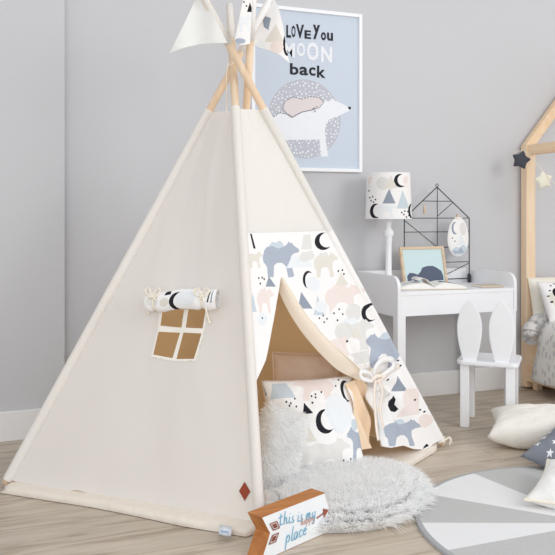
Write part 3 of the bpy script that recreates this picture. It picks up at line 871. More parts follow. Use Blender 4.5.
# ------------------------------------------------------------------ POSTER
XL, XR = wally(250.5, 0, WY).x, wally(360.5, 0, WY).x; ZB, ZT = 1.226, 2.066
post = thing('framed_poster', 'large blue poster of a white bear in white frame on wall', 'poster', ((XL+XR)/2, WY, ZB))
bm = bmesh.new(); fw = .018; yc = WY-.012
for (c, s) in (((XL+fw/2, yc, (ZB+ZT)/2), (fw, .022, ZT-ZB)), ((XR-fw/2, yc, (ZB+ZT)/2), (fw, .022, ZT-ZB)),
               (((XL+XR)/2, yc, ZB+fw/2), (XR-XL-2*fw, .022, fw)), (((XL+XR)/2, yc, ZT-fw/2), (XR-XL-2*fw, .022, fw))):
    box(bm, c, s, bev=.0015)
obj('frame', bm, white_frame, post)
YP = WY-.010
inks = [mat('poster_blue', rgb(203, 213, 226), .6), mat('poster_lilac', rgb(192, 194, 204), .6), mat('poster_white', rgb(238, 240, 245), .6), mat('poster_blush', rgb(226, 216, 217), .6), mat('poster_black', rgb(34, 36, 44), .6)]
W = lambda u, v: (lambda p: (p.x, p.z))(wally(u, v, YP))
cxy = W(305, 119); rC = .205
Z7 = lambda l: [W(250+x/5.045, 80+y/5.045) for x, y in l]
bigb = Z7([(60, 250), (85, 215), (105, 200), (120, 185), (150, 165), (185, 172), (210, 190), (260, 162), (310, 152), (345, 130), (380, 105), (405, 108), (411, 92), (425, 103), (455, 115), (490, 133), (510, 140), (500, 155), (450, 180), (400, 200), (382, 225), (378, 260), (384, 320), (396, 385), (360, 387), (350, 300), (250, 302), (160, 302), (100, 300), (95, 390), (60, 390), (50, 300)])
cub = Z7([(165, 145), (175, 108), (215, 85), (260, 97), (300, 84), (350, 88), (372, 112), (350, 140), (310, 152), (260, 162), (215, 188), (185, 168)])
pm = [([(cxy[0]+rC*math.cos(2*PI*i/64), cxy[1]+rC*math.sin(2*PI*i/64)) for i in range(64)], 1)]
rd = random.Random(4); placed = []
for _try in range(1500):
    if len(placed) > 170: break
    a = rd.uniform(0, 2*PI); r = rC*.96*math.sqrt(rd.random()); x = cxy[0]+r*math.cos(a); y = cxy[1]+r*math.sin(a)
    if inpoly(x, y, bigb) or inpoly(x, y, cub) or any((x-p)**2+(y-q)**2 < .015**2 for p, q in placed): continue
    placed.append((x, y)); s = rd.uniform(.0035, .0062)
    pm.append(([(x+s*math.cos(k*PI/3), y+s*math.sin(k*PI/3)) for k in range(6)], 2))
pm.append((bigb, 2)); pm.append((cub, 3))
pm.append(([(p[0], p[1]) for p in Z7([(492, 136), (508, 134), (510, 146), (500, 150)])], 4))
V, T, MI = sheet([(XL+fw, ZB+fw), (XR-fw, ZB+fw), (XR-fw, ZT-fw), (XL+fw, ZT-fw)], [], pm, .04)
meshobj('print', [(x, YP, z) for x, z in V], [t for t in T], inks, post, False, [0 if m < 0 else m for m in MI])
# outline of the bear and cub, and its dashes
bm = bmesh.new()
for P in (cub,):
    Q = [Vector((x, YP-.0006, z)) for x, z in P]; n = len(Q)
    for i in range(n):
        a, b = Q[i], Q[(i+1) % n]
        for k in range(3): ribbon(bm, [a.lerp(b, k/3), a.lerp(b, k/3+.2)], .0035, Vector((0, -1, 0)), .0006)
for i in range(3, 9):
    a, b = Vector((bigb[i][0], YP-.0006, bigb[i][1])), Vector((bigb[i+1][0], YP-.0006, bigb[i+1][1]))
    for k in range(3): ribbon(bm, [a.lerp(b, k/3), a.lerp(b, k/3+.2)], .004, Vector((0, -1, 0)), .0006)
ea = [W(250+x/5.045, 80+y/5.045) for x, y in [(318, 140), (325, 152), (332, 158), (320, 162)]]
ribbon(bm, [Vector((x, YP-.0006, z)) for x, z in ea], .003, Vector((0, -1, 0)), .0006)
obj('bear_outline', bm, mat('poster_grey_ink', rgb(110, 112, 124), .6), post)
def text(body, u0, v0, u1, v1, m, parent, off=.0):
    cu = bpy.data.curves.new('lettering', 'FONT'); cu.body = body; cu.offset = off; cu.extrude = .0004; cu.size = 1
    o = bpy.data.objects.new('lettering', cu); C.objects.link(o); cu.materials.append(m)
    bpy.context.view_layer.update()
    xs = [c[0] for c in o.bound_box]; ys = [c[1] for c in o.bound_box]
    a = wally(u0, v1, YP-.001); b = wally(u1, v0, YP-.001)
    # per-corner height uses the left edge
    top = wally(u0, v0, YP-.001).z
    sxx = (b.x-a.x)/(max(xs)-min(xs)); syy = (top-a.z)/(max(ys)-min(ys))
    o.rotation_euler = (PI/2, 0, 0); o.scale = (sxx, syy, 1)
    o.location = (a.x-min(xs)*sxx, YP-.001, a.z-min(ys)*syy)
    bpy.context.view_layer.update()
    me = bpy.data.meshes.new_from_object(o.evaluated_get(bpy.context.evaluated_depsgraph_get()))
    me.transform(Matrix.Translation(o.location) @ o.rotation_euler.to_matrix().to_4x4() @ Matrix.Diagonal((sxx, syy, 1, 1)))
    bpy.data.objects.remove(o); me.materials.clear()
    return link('lettering', me, m, parent, False)
ink = inks[4]; inw = inks[2]
for ch, a, b, c, d in (('L', 286.3, 25, 291, 37.5), ('O', 291.5, 25.5, 295.5, 37), ('V', 296, 24, 304, 38), ('E', 304.5, 30, 311, 38.5),
                       ('y', 313, 24.5, 320, 39), ('o', 321, 32, 326, 40), ('u', 327, 32.5, 333, 40.5)):
    text(ch, a, b, c, d, ink, post, .035)
for ch, a, b, c, d in (('M', 283, 42, 295, 57), ('O', 297, 42.5, 305, 56), ('O', 307, 42, 318.5, 60), ('N', 321, 46, 332, 62)):
    text(ch, a, b, c, d, inw, post, .035)
bm = bmesh.new()
for (u, v) in [(309+i*2.2, 43.5+j*3) for i in range(5) for j in range(6)]+[(297+i*3, 39.5) for i in range(3)]+[(323+i*3, 42.5) for i in range(3)]:
    p = wally(u, v, YP-.0018); r = bmesh.ops.create_circle(bm, cap_ends=True, segments=6, radius=.0032, matrix=Matrix.Translation(p) @ Matrix.Rotation(PI/2, 4, 'X'))
tag(obj('dotted_letter_pattern', bm, inw, post), None, None, None, 'stuff')
for ch, a, b, c, d in (('b', 290, 63, 298.5, 74.5), ('a', 299.5, 66.5, 308, 75), ('c', 309, 67, 315.5, 75.5), ('k', 317, 65.5, 325.5, 77.5)):
    text(ch, a, b, c, d, ink, post, .025)

# ------------------------------------------------------------------ DESK
DX0, DX1, DY0, DY1 = 1.917, 2.614, 3.295, 3.722
DT = .628; DU = .508
desk = thing('childrens_desk', 'white wooden desk with raised rounded sides against grey wall', 'desk', ((DX0+DX1)/2, (DY0+DY1)/2, 0))
bm = bmesh.new(); box(bm, ((DX0+DX1)/2, (DY0+DY1)/2, DT-.009), (DX1-DX0-.034, DY1-DY0-.002, .018), bev=.002); obj('desktop', bm, white_paint, desk)
for x in (DX0, DX1-.018):
    prof2 = [(DY0, DU), (DY0, DT+.006)]
    Rr = .055
    for i in range(9):
        a = PI-PI/2*i/8; prof2.append((DY0+Rr+.008*0+Rr*math.cos(a), .704-Rr+Rr*math.sin(a)))
    prof2 += [(DY1, .704), (DY1, DU)]
    bm = bmesh.new(); extrude_poly(bm, prof2, lambda a, b, w: Vector((x+w, a, b)), .018, 0, .002); obj('side_panel', bm, white_paint, desk)
bm = bmesh.new(); box(bm, ((DX0+DX1)/2, DY0+.012, (DU+DT)/2-.004), (DX1-DX0-.038, .016, DT-DU-.014), bev=.002); obj('front_rail', bm, white_paint, desk)
bm = bmesh.new(); box(bm, ((DX0+DX1)/2, DY1-.010, (DU+.704)/2), (DX1-DX0-.038, .016, .704-DU), bev=.002); obj('back_panel', bm, white_paint, desk)
for x in (DX0+.024, DX1-.024):
    for y in (DY0+.026, DY1-.026):
        bm = bmesh.new(); box(bm, (x, y, DU/2+.008), (.045, .045, DU+.016-.002), bev=.003); obj('leg', bm, white_paint, desk)

# ------------------------------------------------------------------ BUNNY CHAIR
ph = math.radians(21)
cdir = cam(math.cos(ph), -math.sin(ph)); cbk = cam(math.sin(ph), math.cos(ph))    # along the near edge / away
O = cam(.838, 3.70)
CM = lambda x, y, z: O+cdir*x+cbk*y+Vector((0, 0, z))
chair = thing('bunny_chair', 'white wooden child chair with two rabbit-ear backrest boards', 'chair', CM(.14, .13, 0))
CWd, CD = .283, .262
pts = []
r = .035
for (cx_, cy_, a0) in ((r, r, PI), (CWd-r, r, 1.5*PI), (CWd-r, CD-r, 0), (r, CD-r, .5*PI)):
    for i in range(7):
        a = a0+PI/2*i/6; pts.append((cx_+r*math.cos(a), cy_+r*math.sin(a)))
bm = bmesh.new(); extrude_poly(bm, pts, lambda x, y, w: CM(x, y, .297+w), .020, 0, .004); obj('seat', bm, white_paint, chair)
Rch = Matrix((cdir, cbk, Vector((0, 0, 1)))).transposed()
for (x, y) in ((.038, .034), (CWd-.038, .034), (.038, CD-.034), (CWd-.038, CD-.034)):
    bm = bmesh.new(); box(bm, CM(x, y, .1495), (.042, .034, .297), Rch, .003); obj('leg', bm, white_paint, chair)
def ear(cx_):
    P = []
    zb, zt = .312, .600
    for i in range(25):
        t = i/24; wv = .030+.030*math.sin(min(1, t*1.75)*PI/2) if t < .57 else None
        if t < .55: wv = .029+.028*math.sin(t/.55*PI/2)
        else: q = (t-.55)/.45; wv = .057*math.cos(q*PI/2)**.62 if q < 1 else 0
        P.append((wv, zb+(zt-zb)*t))
    L = [(cx_-w, z) for w, z in P]; R_ = [(cx_+w, z) for w, z in reversed(P[:-1])]
    bm = bmesh.new(); extrude_poly(bm, L+R_, lambda x, z, w: CM(x, .020+w, z), .016, 0, .003); return obj('backrest_ear', bm, white_paint, chair)
ear(.060); ear(CWd-.077)

# ------------------------------------------------------------------ LAMP
LP = wally(388.5, 250, 3.56); LP.z = DT+.001
lamp = thing('table_lamp', 'white turned table lamp with bear print shade on the desk', 'lamp', LP)
bm = bmesh.new()
lathe(bm, [(.052, 0), (.055, .008), (.050, .018), (.034, .026), (.020, .036), (.0165, .05), (.0195, .062), (.0165, .072), (.016, .09), (.0155, .20), (.0165, .235), (.021, .243), (.016, .252), (.0225, .262), (.0275, .275), (.024, .290), (.0145, .302), (.013, .315), (.016, .33), (.019, .345), (.012, .352), (.010, .40)], LP)
obj('lamp_base', bm, white_paint, lamp)
bm = bmesh.new(); tube(bm, [LP+Vector((0, 0, .40)), LP+Vector((0, 0, .46))], .013, 12); obj('bulb_holder', bm, white_paint, lamp)
zs0, zs1 = .982-LP.z, 1.214-LP.z
def shade(th, z, off=0):      # th measured from the direction towards the viewer, positive to the right
    t = (z-zs0)/(zs1-zs0); r = .119-.008*t+off
    to = -Vector((SY, CY, 0)); ri = Vector((CY, -SY, 0)); dl = math.atan2(388.5-U0, F); 
    A_ = th
    to2 = (to*math.cos(dl)-ri*math.sin(dl)); ri2 = (ri*math.cos(dl)+to*math.sin(dl))
    return LP+(to2*math.cos(A_)+ri2*math.sin(A_))*r+Vector((0, 0, z))
lm = []
K = .12
def lmot(P, k): lm.append(([(math.asin(max(-1, min(1, (x-389)/23.2)))*K, zs1-(y-172)/46.0*(zs1-zs0)) for x, y in P], k))
lmot(moonP((394.5, 173.5, 407.5, 187), rot=.2, thick=.42), BK)
lmot(tri((383, 188.5, 396, 203)), SL); lmot(tri((397, 189.5, 409.5, 208)), LB)
lmot(moonP((370.5, 203, 382, 218), rot=.1, thick=.42), BK)
lmot(blob((376, 176, 391, 190), seed=31), GR); lmot(fit(BEAR, (377, 203, 397, 217)), IC)
lmot(tri((385, 175, 398, 188)), BE); lmot(fit(BEAR, (367.5, 174, 372, 188)), PK)
for x, y in [(370, 197), (373, 196), (371.5, 200), (376, 199), (374, 201.5), (369, 190), (402, 212), (405, 210.5), (404, 214), (408, 211), (409, 215), (406.5, 216.5)]: lmot(dot(x, y, .8, 1.0), BK)
for s in range(1, 4):   # the print repeats around the back
    for P, k in list(lm[:8]): 
        q = [(x+s*1.9*K, z) for x, z in P]
        if max(x for x, z in q) < PI*K-.01: lm.append((q, k))
V, T, MI = sheet([(-PI*K, zs0), (PI*K, zs0), (PI*K, zs1), (-PI*K, zs1)], [], lm, .016)
vo = [shade(x/K, z) for x, z in V]; vi = [shade(x/K, z, -.002) for x, z in V]; nv = len(vo)
fs = [t for t in T]+[tuple(i+nv for i in t[::-1]) for t in T]
meshobj('lamp_shade', vo+vi, fs, PR, lamp, True, [WH if m < 0 else m for m in MI]+[WH]*len(T))
bm = bmesh.new()
for z in (zs0, zs1): tube(bm, [shade(2*PI*i/48, z, -.001) for i in range(48)], .0022, 6, closed=True)
for i in range(3): tube(bm, [shade(2*PI*i/3, zs1-.01, -.002), LP+Vector((0, 0, .455))], .0015, 6)
obj('shade_ring', bm, white_frame, lamp)

# ------------------------------------------------------------------ WIRE HOUSE GRID
GY = 3.660
GP = lambda u, v: wally(u, v, GY)
grid = thing('wire_house_grid', 'black wire memo grid shaped like a house behind the photo', 'memo grid', (GP(437, 217).x, GY, DT))
bm = bmesh.new()
g0, g1 = GP(404.3, 217), GP(469.2, 217); gz = 1-(277-VH)/F*4.33; ap = GP(437, 187)
zb = DT+.008
def W3(x, z): return Vector((x, GY, z))
zsh = .982
def seg_(a, b, r=.0022): tube(bm, [a, b], r, 8)
x0, x1, xm = g0.x, min(g1.x, 2.584), ap.x
seg_(W3(x0, DT+.012), W3(x0, zsh), .003); seg_(W3(x1, DT+.012), W3(x1, zsh), .003); seg_(W3(x0, zsh), W3(xm, ap.z), .003); seg_(W3(xm, ap.z), W3(x1, zsh), .003)
seg_(W3(x0, DT+.022), W3(x1, DT+.022), .003)
hs_ = [zsh+.001] + [1-(v-VH)/F*4.32 for v in (231.7, 247, 262)]
for z in hs_: seg_(W3(x0, z)+Vector((0, .003, 0)), W3(x1, z)+Vector((0, .003, 0)))
zt = 1-(201.3-VH)/F*4.32; tt = (zt-zsh)/(ap.z-zsh)
seg_(W3(x0+(xm-x0)*tt, zt), W3(x1+(xm-x1)*tt, zt)); seg_(W3(xm, DT+.022)-Vector((0, .003, 0)), W3(xm, ap.z)-Vector((0, .003, 0)))
seg_(GP(437, 216.5), GP(453.5, 202)); seg_(W3(x0, zsh-.01), GP(437, 247)); seg_(GP(447, 274), W3(x1, GP(469, 263).z))
tube(bm, [W3(xm+.008*math.cos(i*PI/6), ap.z+.009+.008*math.sin(i*PI/6)) for i in range(12)], .002, 6, closed=True)
obj('wire_frame', bm, wirem, grid, True)
for x in (x0, x1):
    bm = bmesh.new(); tube(bm, [W3(x, DT+.001), W3(x, DT+.014), W3(x, DT+.040), W3(x, DT+.050)], lambda t: .0105 if t < .8 else .005, 10); obj('rubber_foot', bm, wirem, grid, False)
# printed mask-shaped pouch hanging on the grid
PY = GY-.020
pc_ = GP(456, 237)
def pouch_pt(a, b, s):
    q = (max(0, 1-a*a-b*b))**.5
    return Vector((pc_.x+a*.068*(1-.10*b), PY+s*(-.013*q-.0), 1-(236.7-VH)/F*4.3+b*.108))
Pm = lambda u, v: ((u-456)/12.5, -(v-236.7)/19.5)
ov = [(math.cos(2*PI*i/40), math.sin(2*PI*i/40)) for i in range(40)]
ms = []
for P, k in [(moonP((447, 222, 454.5, 234.5), rot=.1, thick=.4), SL), (fit([(0, .0), (.1, .5), (.3, .8), (.5, .7), (.75, 1), (.95, .7), (1, .3), (.7, 0), (.3, -.1)], (446.5, 244, 465.5, 256)), LB), (fit([(.1, 0), (.15, .6), (.4, .4), (.6, 1), (.8, .5), (.9, 0)], (448, 247, 464, 254)), BL), (blob((456, 222, 465, 236), seed=41), GR), (dot(448, 238, .7), BK), (dot(451, 241, .7), BK), (tri((453, 232, 463, 245)), IC)]:
    q = [Pm(*p) for p in P]; q = [(x*min(1, .96/max(.001, math.hypot(x, y))), y*min(1, .96/max(.001, math.hypot(x, y)))) for x, y in q]; ms.append((q, k))
V, T, MI = sheet(ov, [], ms, .12)
vs = [pouch_pt(a, b, 1) for a, b in V]; nb = len(vs); vs += [pouch_pt(a, b, -1) for a, b in V]
po = thing('hanging_pouch', 'oval printed fabric pouch clipped to right side of wire grid', 'pouch', (pc_.x, PY, .87))
meshobj('pouch_body', vs, list(T)+[tuple(i+nb for i in t[::-1]) for t in T], PR, po, True, [WH if m < 0 else m for m in MI]+[WH]*len(T))
def peg(c, par=None):
    bm = bmesh.new()
    for sgn in (-1, 1): box(bm, (c[0], c[1]+sgn*.0035, c[2]), (.009, .004, .045), Matrix.Rotation(sgn*.06, 3, 'X'), .001)
    tube(bm, [(c[0]-.006, c[1], c[2]+.003), (c[0]+.006, c[1], c[2]+.003)], .004, 8)
    return obj('clothes_peg' if par is None else 'peg', bm, oakf, par)
peg((pc_.x, PY+.007, .985), po)
bm = bmesh.new(); tube(bm, spline([(pc_.x-.015, PY, .968), (pc_.x-.022, PY-.004, .985), (pc_.x, PY-.008, .978), (pc_.x+.022, PY-.004, .985), (pc_.x+.015, PY, .968)], 6), .002, 6); obj('bow', bm, rope, po, True)
q = GP(424.5, 209); tag(peg((q.x, GY-.0, q.z-.003)), 'small wooden clothes peg on the left of the wire grid', 'peg')
bpy.data.objects['clothes_peg'].location.y -= .0

# ------------------------------------------------------------------ PHOTO FRAME on desk
fc0 = wally(402, 282, 3.60); fc1 = wally(446, 280, 3.60)
fwid = fc1.x-fc0.x; fh = .205
pf = thing('photo_frame', 'oak framed picture of two dark bears leaning on the desk', 'picture frame', ((fc0.x+fc1.x)/2, 3.60, DT))
tilt = .22
def PFm(x, z, w=0): return Vector((fc0.x+x, 3.585+z*math.sin(tilt)-w*math.cos(tilt), DT+.002+z*math.cos(tilt)+.0*w))
bm = bmesh.new(); Rt = Matrix.Rotation(-tilt, 3, 'X')
b_ = .014
for (x, z, sx_, sz_) in ((b_/2, fh/2, b_, fh), (fwid-b_/2, fh/2, b_, fh), (fwid/2, b_/2, fwid-2*b_, b_), (fwid/2, fh-b_/2, fwid-2*b_, b_)):
    box(bm, PFm(x, z), (sx_, .016, sz_), Rt, .001)
obj('frame', bm, oakf, pf)
PQ = lambda u, v: ((u-401.5)/44.5*fwid, fh-(v-248.5)/36.5*fh)
ms = []
for P, k in [([(406, 281), (406, 276), (409, 273), (413, 273.5), (417, 275), (420, 272), (422, 268.5), (427, 267), (433, 267), (437, 269), (441, 272), (442.5, 277), (442.3, 281), (438, 281), (437, 283), (427, 283), (425, 280), (421, 279), (418, 281), (413, 281.5), (411, 279), (409.5, 281.5)], 1)]:
    ms.append(([(max(b_, min(fwid-b_, x)), max(b_, min(fh-b_, y))) for x, y in [PQ(*p) for p in P]], k))
V, T, MI = sheet([(b_*.9, b_*.9), (fwid-b_*.9, b_*.9), (fwid-b_*.9, fh-b_*.9), (b_*.9, fh-b_*.9)], [], ms, .02)
meshobj('picture', [PFm(x, z, .002) for x, z in V], list(T), [mat('picture_mint', rgb(205, 226, 228), .5), mat('picture_navy', rgb(88, 98, 118), .6)], pf, False, [0 if m < 0 else m for m in MI])
bm = bmesh.new(); box(bm, PFm(fwid/2, fh*.5, -.006), (fwid-.01, .003, fh-.01), Rt)
obj('backing', bm, oakf, pf)

# ------------------------------------------------------------------ OPEN BOOK + notebook
bc = wally(428, 288, 3.42); bk = thing('open_book', 'open picture book lying on desk in front of the framed picture', 'book', (bc.x, 3.42, DT))
def page(x, y, lift): return None
paper = mat('book_paper', rgb(240, 238, 234), .7); cover = mat('book_cover', rgb(206, 190, 170), .6)
bm = bmesh.new()
bw, bh = .17, .15; ang = math.radians(-14); bX = Vector((math.cos(ang), math.sin(ang), 0)); bY = Vector((-math.sin(ang), math.cos(ang), 0))
BC = Vector((bc.x+.01, 3.425, DT+.001))
box(bm, BC+Vector((0, 0, .0015)), (2*bw+.006, bh+.006, .003), Matrix((bX, bY, Vector((0, 0, 1)))).transposed()); obj('cover', bm, cover, bk)
for sd in (-1, 1):
    vs = []; fs = []; nu = 14
    for i in range(nu+1):
        t = i/nu; z = .004+.032*math.sin(min(1, t*2.2)*PI/2)*(1-t)**.6+.006
        for j in (0, 1): vs.append(BC+bX*(sd*bw*t)+bY*((j-.5)*bh)+Vector((0, 0, z)))
        for j in (0, 1): vs.append(BC+bX*(sd*bw*t)+bY*((j-.5)*bh)+Vector((0, 0, .0031)))
    for i in range(nu):
        a = i*4; b = a+4
        fs += [(a, a+1, b+1, b), (a+2, b+2, b+3, a+3), (a, b, b+2, a+2), (a+1, a+3, b+3, b+1)]
    fs += [(nu*4, nu*4+1, nu*4+3, nu*4+2), (0, 2, 3, 1)]
    meshobj('pages', vs, fs, paper, bk, False)
    # printed picture on the page
    def onp(t, j): 
        z = .004+.032*math.sin(min(1, t*2.2)*PI/2)*(1-t)**.6+.0066
        return BC+bX*(sd*bw*t)+bY*(j*bh/2)+Vector((0, 0, z))
    shp = [(.3, -.3), (.38, .1), (.5, .4), (.7, .5), (.85, .2), (.8, -.4), (.6, -.1), (.45, -.5)] if sd < 0 else [(.25, -.1), (.4, .5), (.7, .6), (.92, .1), (.85, -.6), (.5, -.5)]
    V, T, MI = sheet(shp, [], [], .08)
    meshobj('page_picture', [onp(a, b) for a, b in V], list(T), mat('page_ink_light', rgb(206, 206, 212), .7) if sd < 0 else mat('page_ink_dark', rgb(70, 72, 84), .7), bk, False)
# a turned-up page
vs = []; fs = []
for i in range(11):
    t = i/10
    for j in (0, 1): vs.append(BC+bX*(-.0-.075*t)+bY*((j-.5)*bh*.96)+Vector((0, 0, .016+.040*math.sin(t*PI*.75))))
for i in range(10): fs.append((2*i, 2*i+1, 2*i+3, 2*i+2))
o = meshobj('lifted_page', vs, fs, paper, bk)
md = o.modifiers.new('solid', 'SOLIDIFY'); md.thickness = .0006
nb_ = wally(483, 286, 3.40)
bm = bmesh.new(); box(bm, (2.51, 3.40, DT+.0055), (.125, .12, .009), Matrix.Rotation(-.15, 3, 'Z'), .001)
nbo = tag(obj('notebook', bm, cover), 'closed beige notebook at the right end of the desk', 'notebook')
bm = bmesh.new(); box(bm, (2.51, 3.40, DT+.0055), (.1257, .117, .006), Matrix.Rotation(-.15, 3, 'Z')); obj('pages', bm, paper, nbo)

# ------------------------------------------------------------------ HOUSE BED
BX0, BX1, BY0, BY1 = 2.985, 3.80, 2.10, 3.735
bed = thing('house_bed', 'pine house-frame child bed at the right edge', 'bed', ((BX0+BX1)/2, (BY0+BY1)/2, 0))
ps = .064
for x in (BX0+ps/2, BX1-ps/2):
    for y in (BY1-ps/2, BY0+ps/2):
        bm = bmesh.new(); box(bm, (x, y, .705+.0), (ps, .05, 1.39), bev=.003); obj('post', bm, pine, bed)
zr = 1.40; xm_ = (BX0+BX1)/2; rise = (xm_-BX0)*1.08
for y in (BY1-ps/2, BY0+ps/2):
    for sg in (-1, 1):
        xa = xm_+sg*(xm_-BX0-ps/2); dv = Vector((xm_-xa, 0, rise)); Lk = dv.length
        Rk = Matrix((dv.normalized(), Vector((0, 1, 0)), dv.normalized().cross(Vector((0, 1, 0))))).transposed()
        bm = bmesh.new(); box(bm, Vector((xa, y, zr))+dv/2, (Lk+.04, .042, .052), Rk, .003); obj('rafter', bm, pine_x, bed)
for x in (BX0+.03, BX1-.03):
    bm = bmesh.new(); box(bm, (x, (BY0+BY1)/2, zr-.025), (.04, BY1-BY0-.09, .058), bev=.003); obj('eaves_rail', bm, pine_x, bed)
bm = bmesh.new(); box(bm, (xm_, (BY0+BY1)/2, zr+rise-.03), (.04, BY1-BY0-.09, .055), bev=.003); obj('ridge_beam', bm, pine_x, bed)
for x in (BX0+.012, BX1-.012):
    bm = bmesh.new(); box(bm, (x, (BY0+BY1)/2, .16), (.022, BY1-BY0-.11, .225), bev=.003); obj('side_board', bm, pine_x, bed)
    bm = bmesh.new(); box(bm, (x-.004*(1 if x < xm_ else -1), (BY0+BY1)/2, .287), (.036, BY1-BY0-.11, .024), bev=.003); obj('side_rail', bm, pine_x, bed)
bm = bmesh.new(); box(bm, (xm_, BY1-.03, .36), (BX1-BX0-2*ps, .022, .50), bev=.003); obj('headboard', bm, pine, bed)
bm = bmesh.new(); box(bm, (xm_, BY0+.03, .20), (BX1-BX0-2*ps, .022, .24), bev=.003); obj('footboard', bm, pine, bed)
for y in (BY1-.09, BY0+.09):
    bm = bmesh.new(); box(bm, (BX0+.05, y, .022), (.04, .04, .044), bev=.003); obj('foot', bm, pine, bed)
bm = bmesh.new(); box(bm, (xm_, (BY0+BY1)/2, .24), (BX1-BX0-.06, BY1-BY0-.13, .02)); obj('slat_base', bm, pine, bed)
bm = bmesh.new(); box(bm, (xm_, (BY0+BY1)/2-.0, .30), (BX1-BX0-.09, BY1-BY0-.15, .095), bev=.02, seg=3)
tag(obj('mattress', bm, mat('mattress_white', rgb(238, 236, 232), .9, .1, 200)), 'white mattress in the pine house bed under the duvet', 'mattress')
# duvet with leaf print
def duvet_mat():
    m = bpy.data.materials.new('leaf_print_cotton'); m.use_nodes = True; nt = m.node_tree; N = nt.nodes; L = nt.links; b = N['Principled BSDF']; b.inputs['Roughness'].default_value = .9
    tc = N.new('ShaderNodeTexCoord'); v = N.new('ShaderNodeTexVoronoi'); v.inputs['Scale'].default_value = 30
    mp = N.new('ShaderNodeMapping'); mp.inputs['Scale'].default_value = (1, 1.6, .7); L.new(tc.outputs['Object'], mp.inputs[0]); L.new(mp.outputs[0], v.inputs['Vector'])
    r = N.new('ShaderNodeValToRGB'); r.color_ramp.elements[0].position = .34; r.color_ramp.elements[1].position = .42
    r.color_ramp.elements[0].color = rgb(200, 198, 199); r.color_ramp.elements[1].color = rgb(230, 228, 225)
    L.new(v.outputs['Distance'], r.inputs[0]); L.new(r.outputs[0], b.inputs['Base Color']); return m
vs = []; fs = []
prof3 = [(BX0-.045, .078), (BX0-.048, .14), (BX0-.046, .22), (BX0-.050, .28), (BX0-.040, .335), (BX0-.005, .385), (BX0+.05, .405), (BX0+.2, .40), (BX0+.4, .40), (BX0+.6, .40), (BX1-.06, .39), (BX1+.01, .35), (BX1+.02, .25), (BX1+.02, .15)]
ny_ = 34; P3 = [Vector((x, 0, z)) for x, z in prof3]; P3 = spline(P3, 3)
for j in range(ny_+1):
    t = j/ny_; y = 2.2+(3.50-2.2)*t
    for i, p in enumerate(P3):
        w = noise.noise(Vector((p.x*6, y*7, p.z*6)))
        lower = max(0, (.30-p.z)/.2) if p.x < BX0 else 0
        yy = y + lower*.06*max(0, t-.8)/.2
        vs.append((p.x+.012*w-.012*math.sin(y*28)*lower, yy, p.z+.014*w*(p.x > BX0)))
m3 = len(P3)
for j in range(ny_):
    for i in range(m3-1): fs.append((j*m3+i, j*m3+i+1, (j+1)*m3+i+1, (j+1)*m3+i))
dv = meshobj('duvet', vs, fs, duvet_mat()); md = dv.modifiers.new('solid', 'SOLIDIFY'); md.thickness = .022; md.offset = 1
tag(dv, 'grey leaf print duvet hanging over the side of the bed', 'duvet')
dm = bpy.data.materials['leaf_print_cotton']
bm = bmesh.new()
rp_ = spline([(BX0-.046, 3.585, .315), (BX0-.02, 3.60, .345), (BX0+.05, 3.61, .39), (BX0+.2, 3.615, .42), (BX0+.45, 3.615, .42), (BX1-.12, 3.615, .42)], 6)
tube(bm, [p+Vector((0, 0, .006*math.sin(i*1.3))) for i, p in enumerate(rp_)], lambda t: .056*(1-.35*max(0, 1-t*12)**2), 18)
rl = obj('rolled_blanket', bm, dm, None, True); tag(rl, 'rolled grey leaf print blanket at the head of the bed', 'blanket')
c4, rim = cushion('bed_cushion', .50, .27, .07, (BX0+.255, 3.645, .505), (1, 0, 0), (0, .2, 1), mat('ivory_cotton', rgb(238, 234, 224), .9, .1, 300), None, 0, (), .08, .03, .01, .4)
tag(c4, 'cream cushion leaning on the headboard of the house bed', 'cushion')
bm = bmesh.new(); tube(bm, rim, .004, 6, closed=True); obj('piping', bm, rope, c4, True)
bmts = [(fit(BEAR, (-.9, .5, -.2, -.5)), BE), (moonP((-.75, .55, -.45, 0.05), thick=.5), BK), (dot(-.8, .45, .04), BK), (dot(-.9, .2, .04), BK), (dot(-.7, .7, .04), BK), (dot(-.86, -.1, .05), BK), (dot(-.55, .8, .04), BK), (dot(-.6, -.35, .05), BK), (tri((-.2, .4, .3, -.4)), LB), (fit(BEAR, (.3, .6, .9, 0)), PK)]
c5, rim = cushion('bed_pillow', .40, .24, .11, (BX0+.195, 3.535, .515), (1, 0, 0), (0, .5, 1), PR, None, WH, bmts, .07, .05, .01, .42)
tag(c5, 'bear print pillow in front of the cream cushion on the bed', 'pillow')

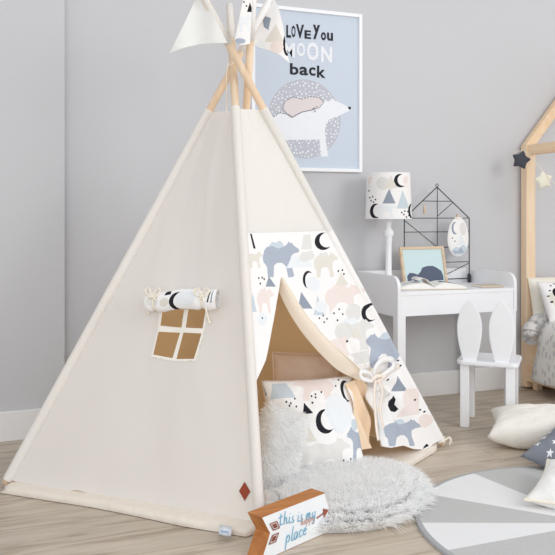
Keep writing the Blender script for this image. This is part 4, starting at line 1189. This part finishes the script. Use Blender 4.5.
# star garland on the bed frame
gl = thing('star_garland', 'string garland with dark and cream fabric stars on bed post', 'garland', wally(523, 150, 3.62))
def star3(c, r, m, rot, t=.03):
    X = Vector((CY, -SY, 0)); Z = Vector((0, 0, 1)); Nn = -Vector((SY, CY, 0)); bm = bmesh.new()
    P = star(0, 0, r, rot, .62); P = [(p[0]*.98, p[1]*.98) for p in P]
    # soften outline
    Q = []
    n = len(P)
    for i in range(n):
        a, b, c_ = Vector(P[i-1]), Vector(P[i]), Vector(P[(i+1) % n]); k = .18
        Q += [b.lerp(a, k), b*(.93 if i % 2 == 0 else 1.03), b.lerp(c_, k)]
    rings = []
    for (s, w) in ((1, 0), (.93, .45), (.75, .8), (.4, 1)):
        rings.append([bm.verts.new(c+X*q[0]*s+Z*q[1]*s+Nn*t/2*w) for q in Q])
    rb = [[rings[0][i] for i in range(len(Q))]]
    for (s, w) in ((.93, .45), (.75, .8), (.4, 1)):
        rb.append([bm.verts.new(c+X*q[0]*s+Z*q[1]*s-Nn*t/2*w) for q in Q])
    m_2 = len(Q)
    for rr_ in (rings, rb):
        for a, b in zip(rr_, rr_[1:]):
            for i in range(m_2): bm.faces.new((a[i], a[(i+1) % m_2], b[(i+1) % m_2], b[i]))
        bm.faces.new(rr_[-1])
    bmesh.ops.recalc_face_normals(bm, faces=bm.faces)
    return obj('star', bm, m, gl, True)
sp = at(521, 160, 4.37); s2 = at(543.5, 180.5, 4.25)
s_ = star3(sp, .058, mat('charcoal_fabric', rgb(74, 76, 84), .9, .2, 300), PI/2-.25); s_['label'] = 'charcoal star'
s_ = star3(s2, .056, mat('cream_fabric', rgb(240, 235, 218), .9, .2, 300), PI/2+.2); s_['label'] = 'cream star'
sg3 = at(566, 182, 4.15)
bm = bmesh.new(); tube(bm, spline([at(513, 156, 4.40), at(517, 151.5, 4.385), at(524, 151.5, 4.375), at(531, 156, 4.34), at(537, 164, 4.29), at(543.5, 172, 4.25), at(556, 185, 4.2), at(570, 190, 4.1)], 6), .0022, 6); obj('string', bm, rope, gl, True)

# ------------------------------------------------------------------ CAMERA, LIGHT
cd = bpy.data.cameras.new('camera'); co = bpy.data.objects.new('camera', cd); C.objects.link(co)
co.location = (0, 0, 1); co.rotation_euler = (PI/2, 0, -YAW)
cd.sensor_width = 36; cd.lens = F/555*36; cd.shift_y = -(277.5-VH)/555; cd.clip_start = .05
sc.camera = co
def area(name, loc, target, size, power, col=(1, 1, 1)):
    l = bpy.data.lights.new(name, 'AREA'); l.shape = 'RECTANGLE'; l.size, l.size_y = size; l.energy = power; l.color = col
    o = bpy.data.objects.new(name, l); C.objects.link(o); o.location = loc
    o.rotation_euler = (Vector(target)-Vector(loc)).to_track_quat('-Z', 'Y').to_euler(); return o
area('unseen_area_light', (3.6, -.6, 2.3), (1.2, 3.2, .7), (1.8, 1.8), 58, (1, .993, .98))  # unseen soft key, set on the right as shadows fall left
area('unseen_area_light', (-.9, -1.4, 1.5), (1.2, 3.2, .5), (2.2, 2.0), 44, (.97, .985, 1))  # added fill with no real source, brightens the tent front and opening
w = bpy.data.worlds.new('world'); sc.world = w; w.use_nodes = True
w.node_tree.nodes['Background'].inputs[0].default_value = (.96, .98, 1.0, 1); w.node_tree.nodes['Background'].inputs[1].default_value = .84
sc.view_settings.view_transform = 'Standard'; sc.view_settings.look = 'None'; sc.view_settings.gamma = 1; sc.view_settings.exposure = 0.0
sc.view_settings.use_curve_mapping = False
sc.cycles.max_bounces = 10; sc.cycles.diffuse_bounces = 8; sc.cycles.transmission_bounces = 6
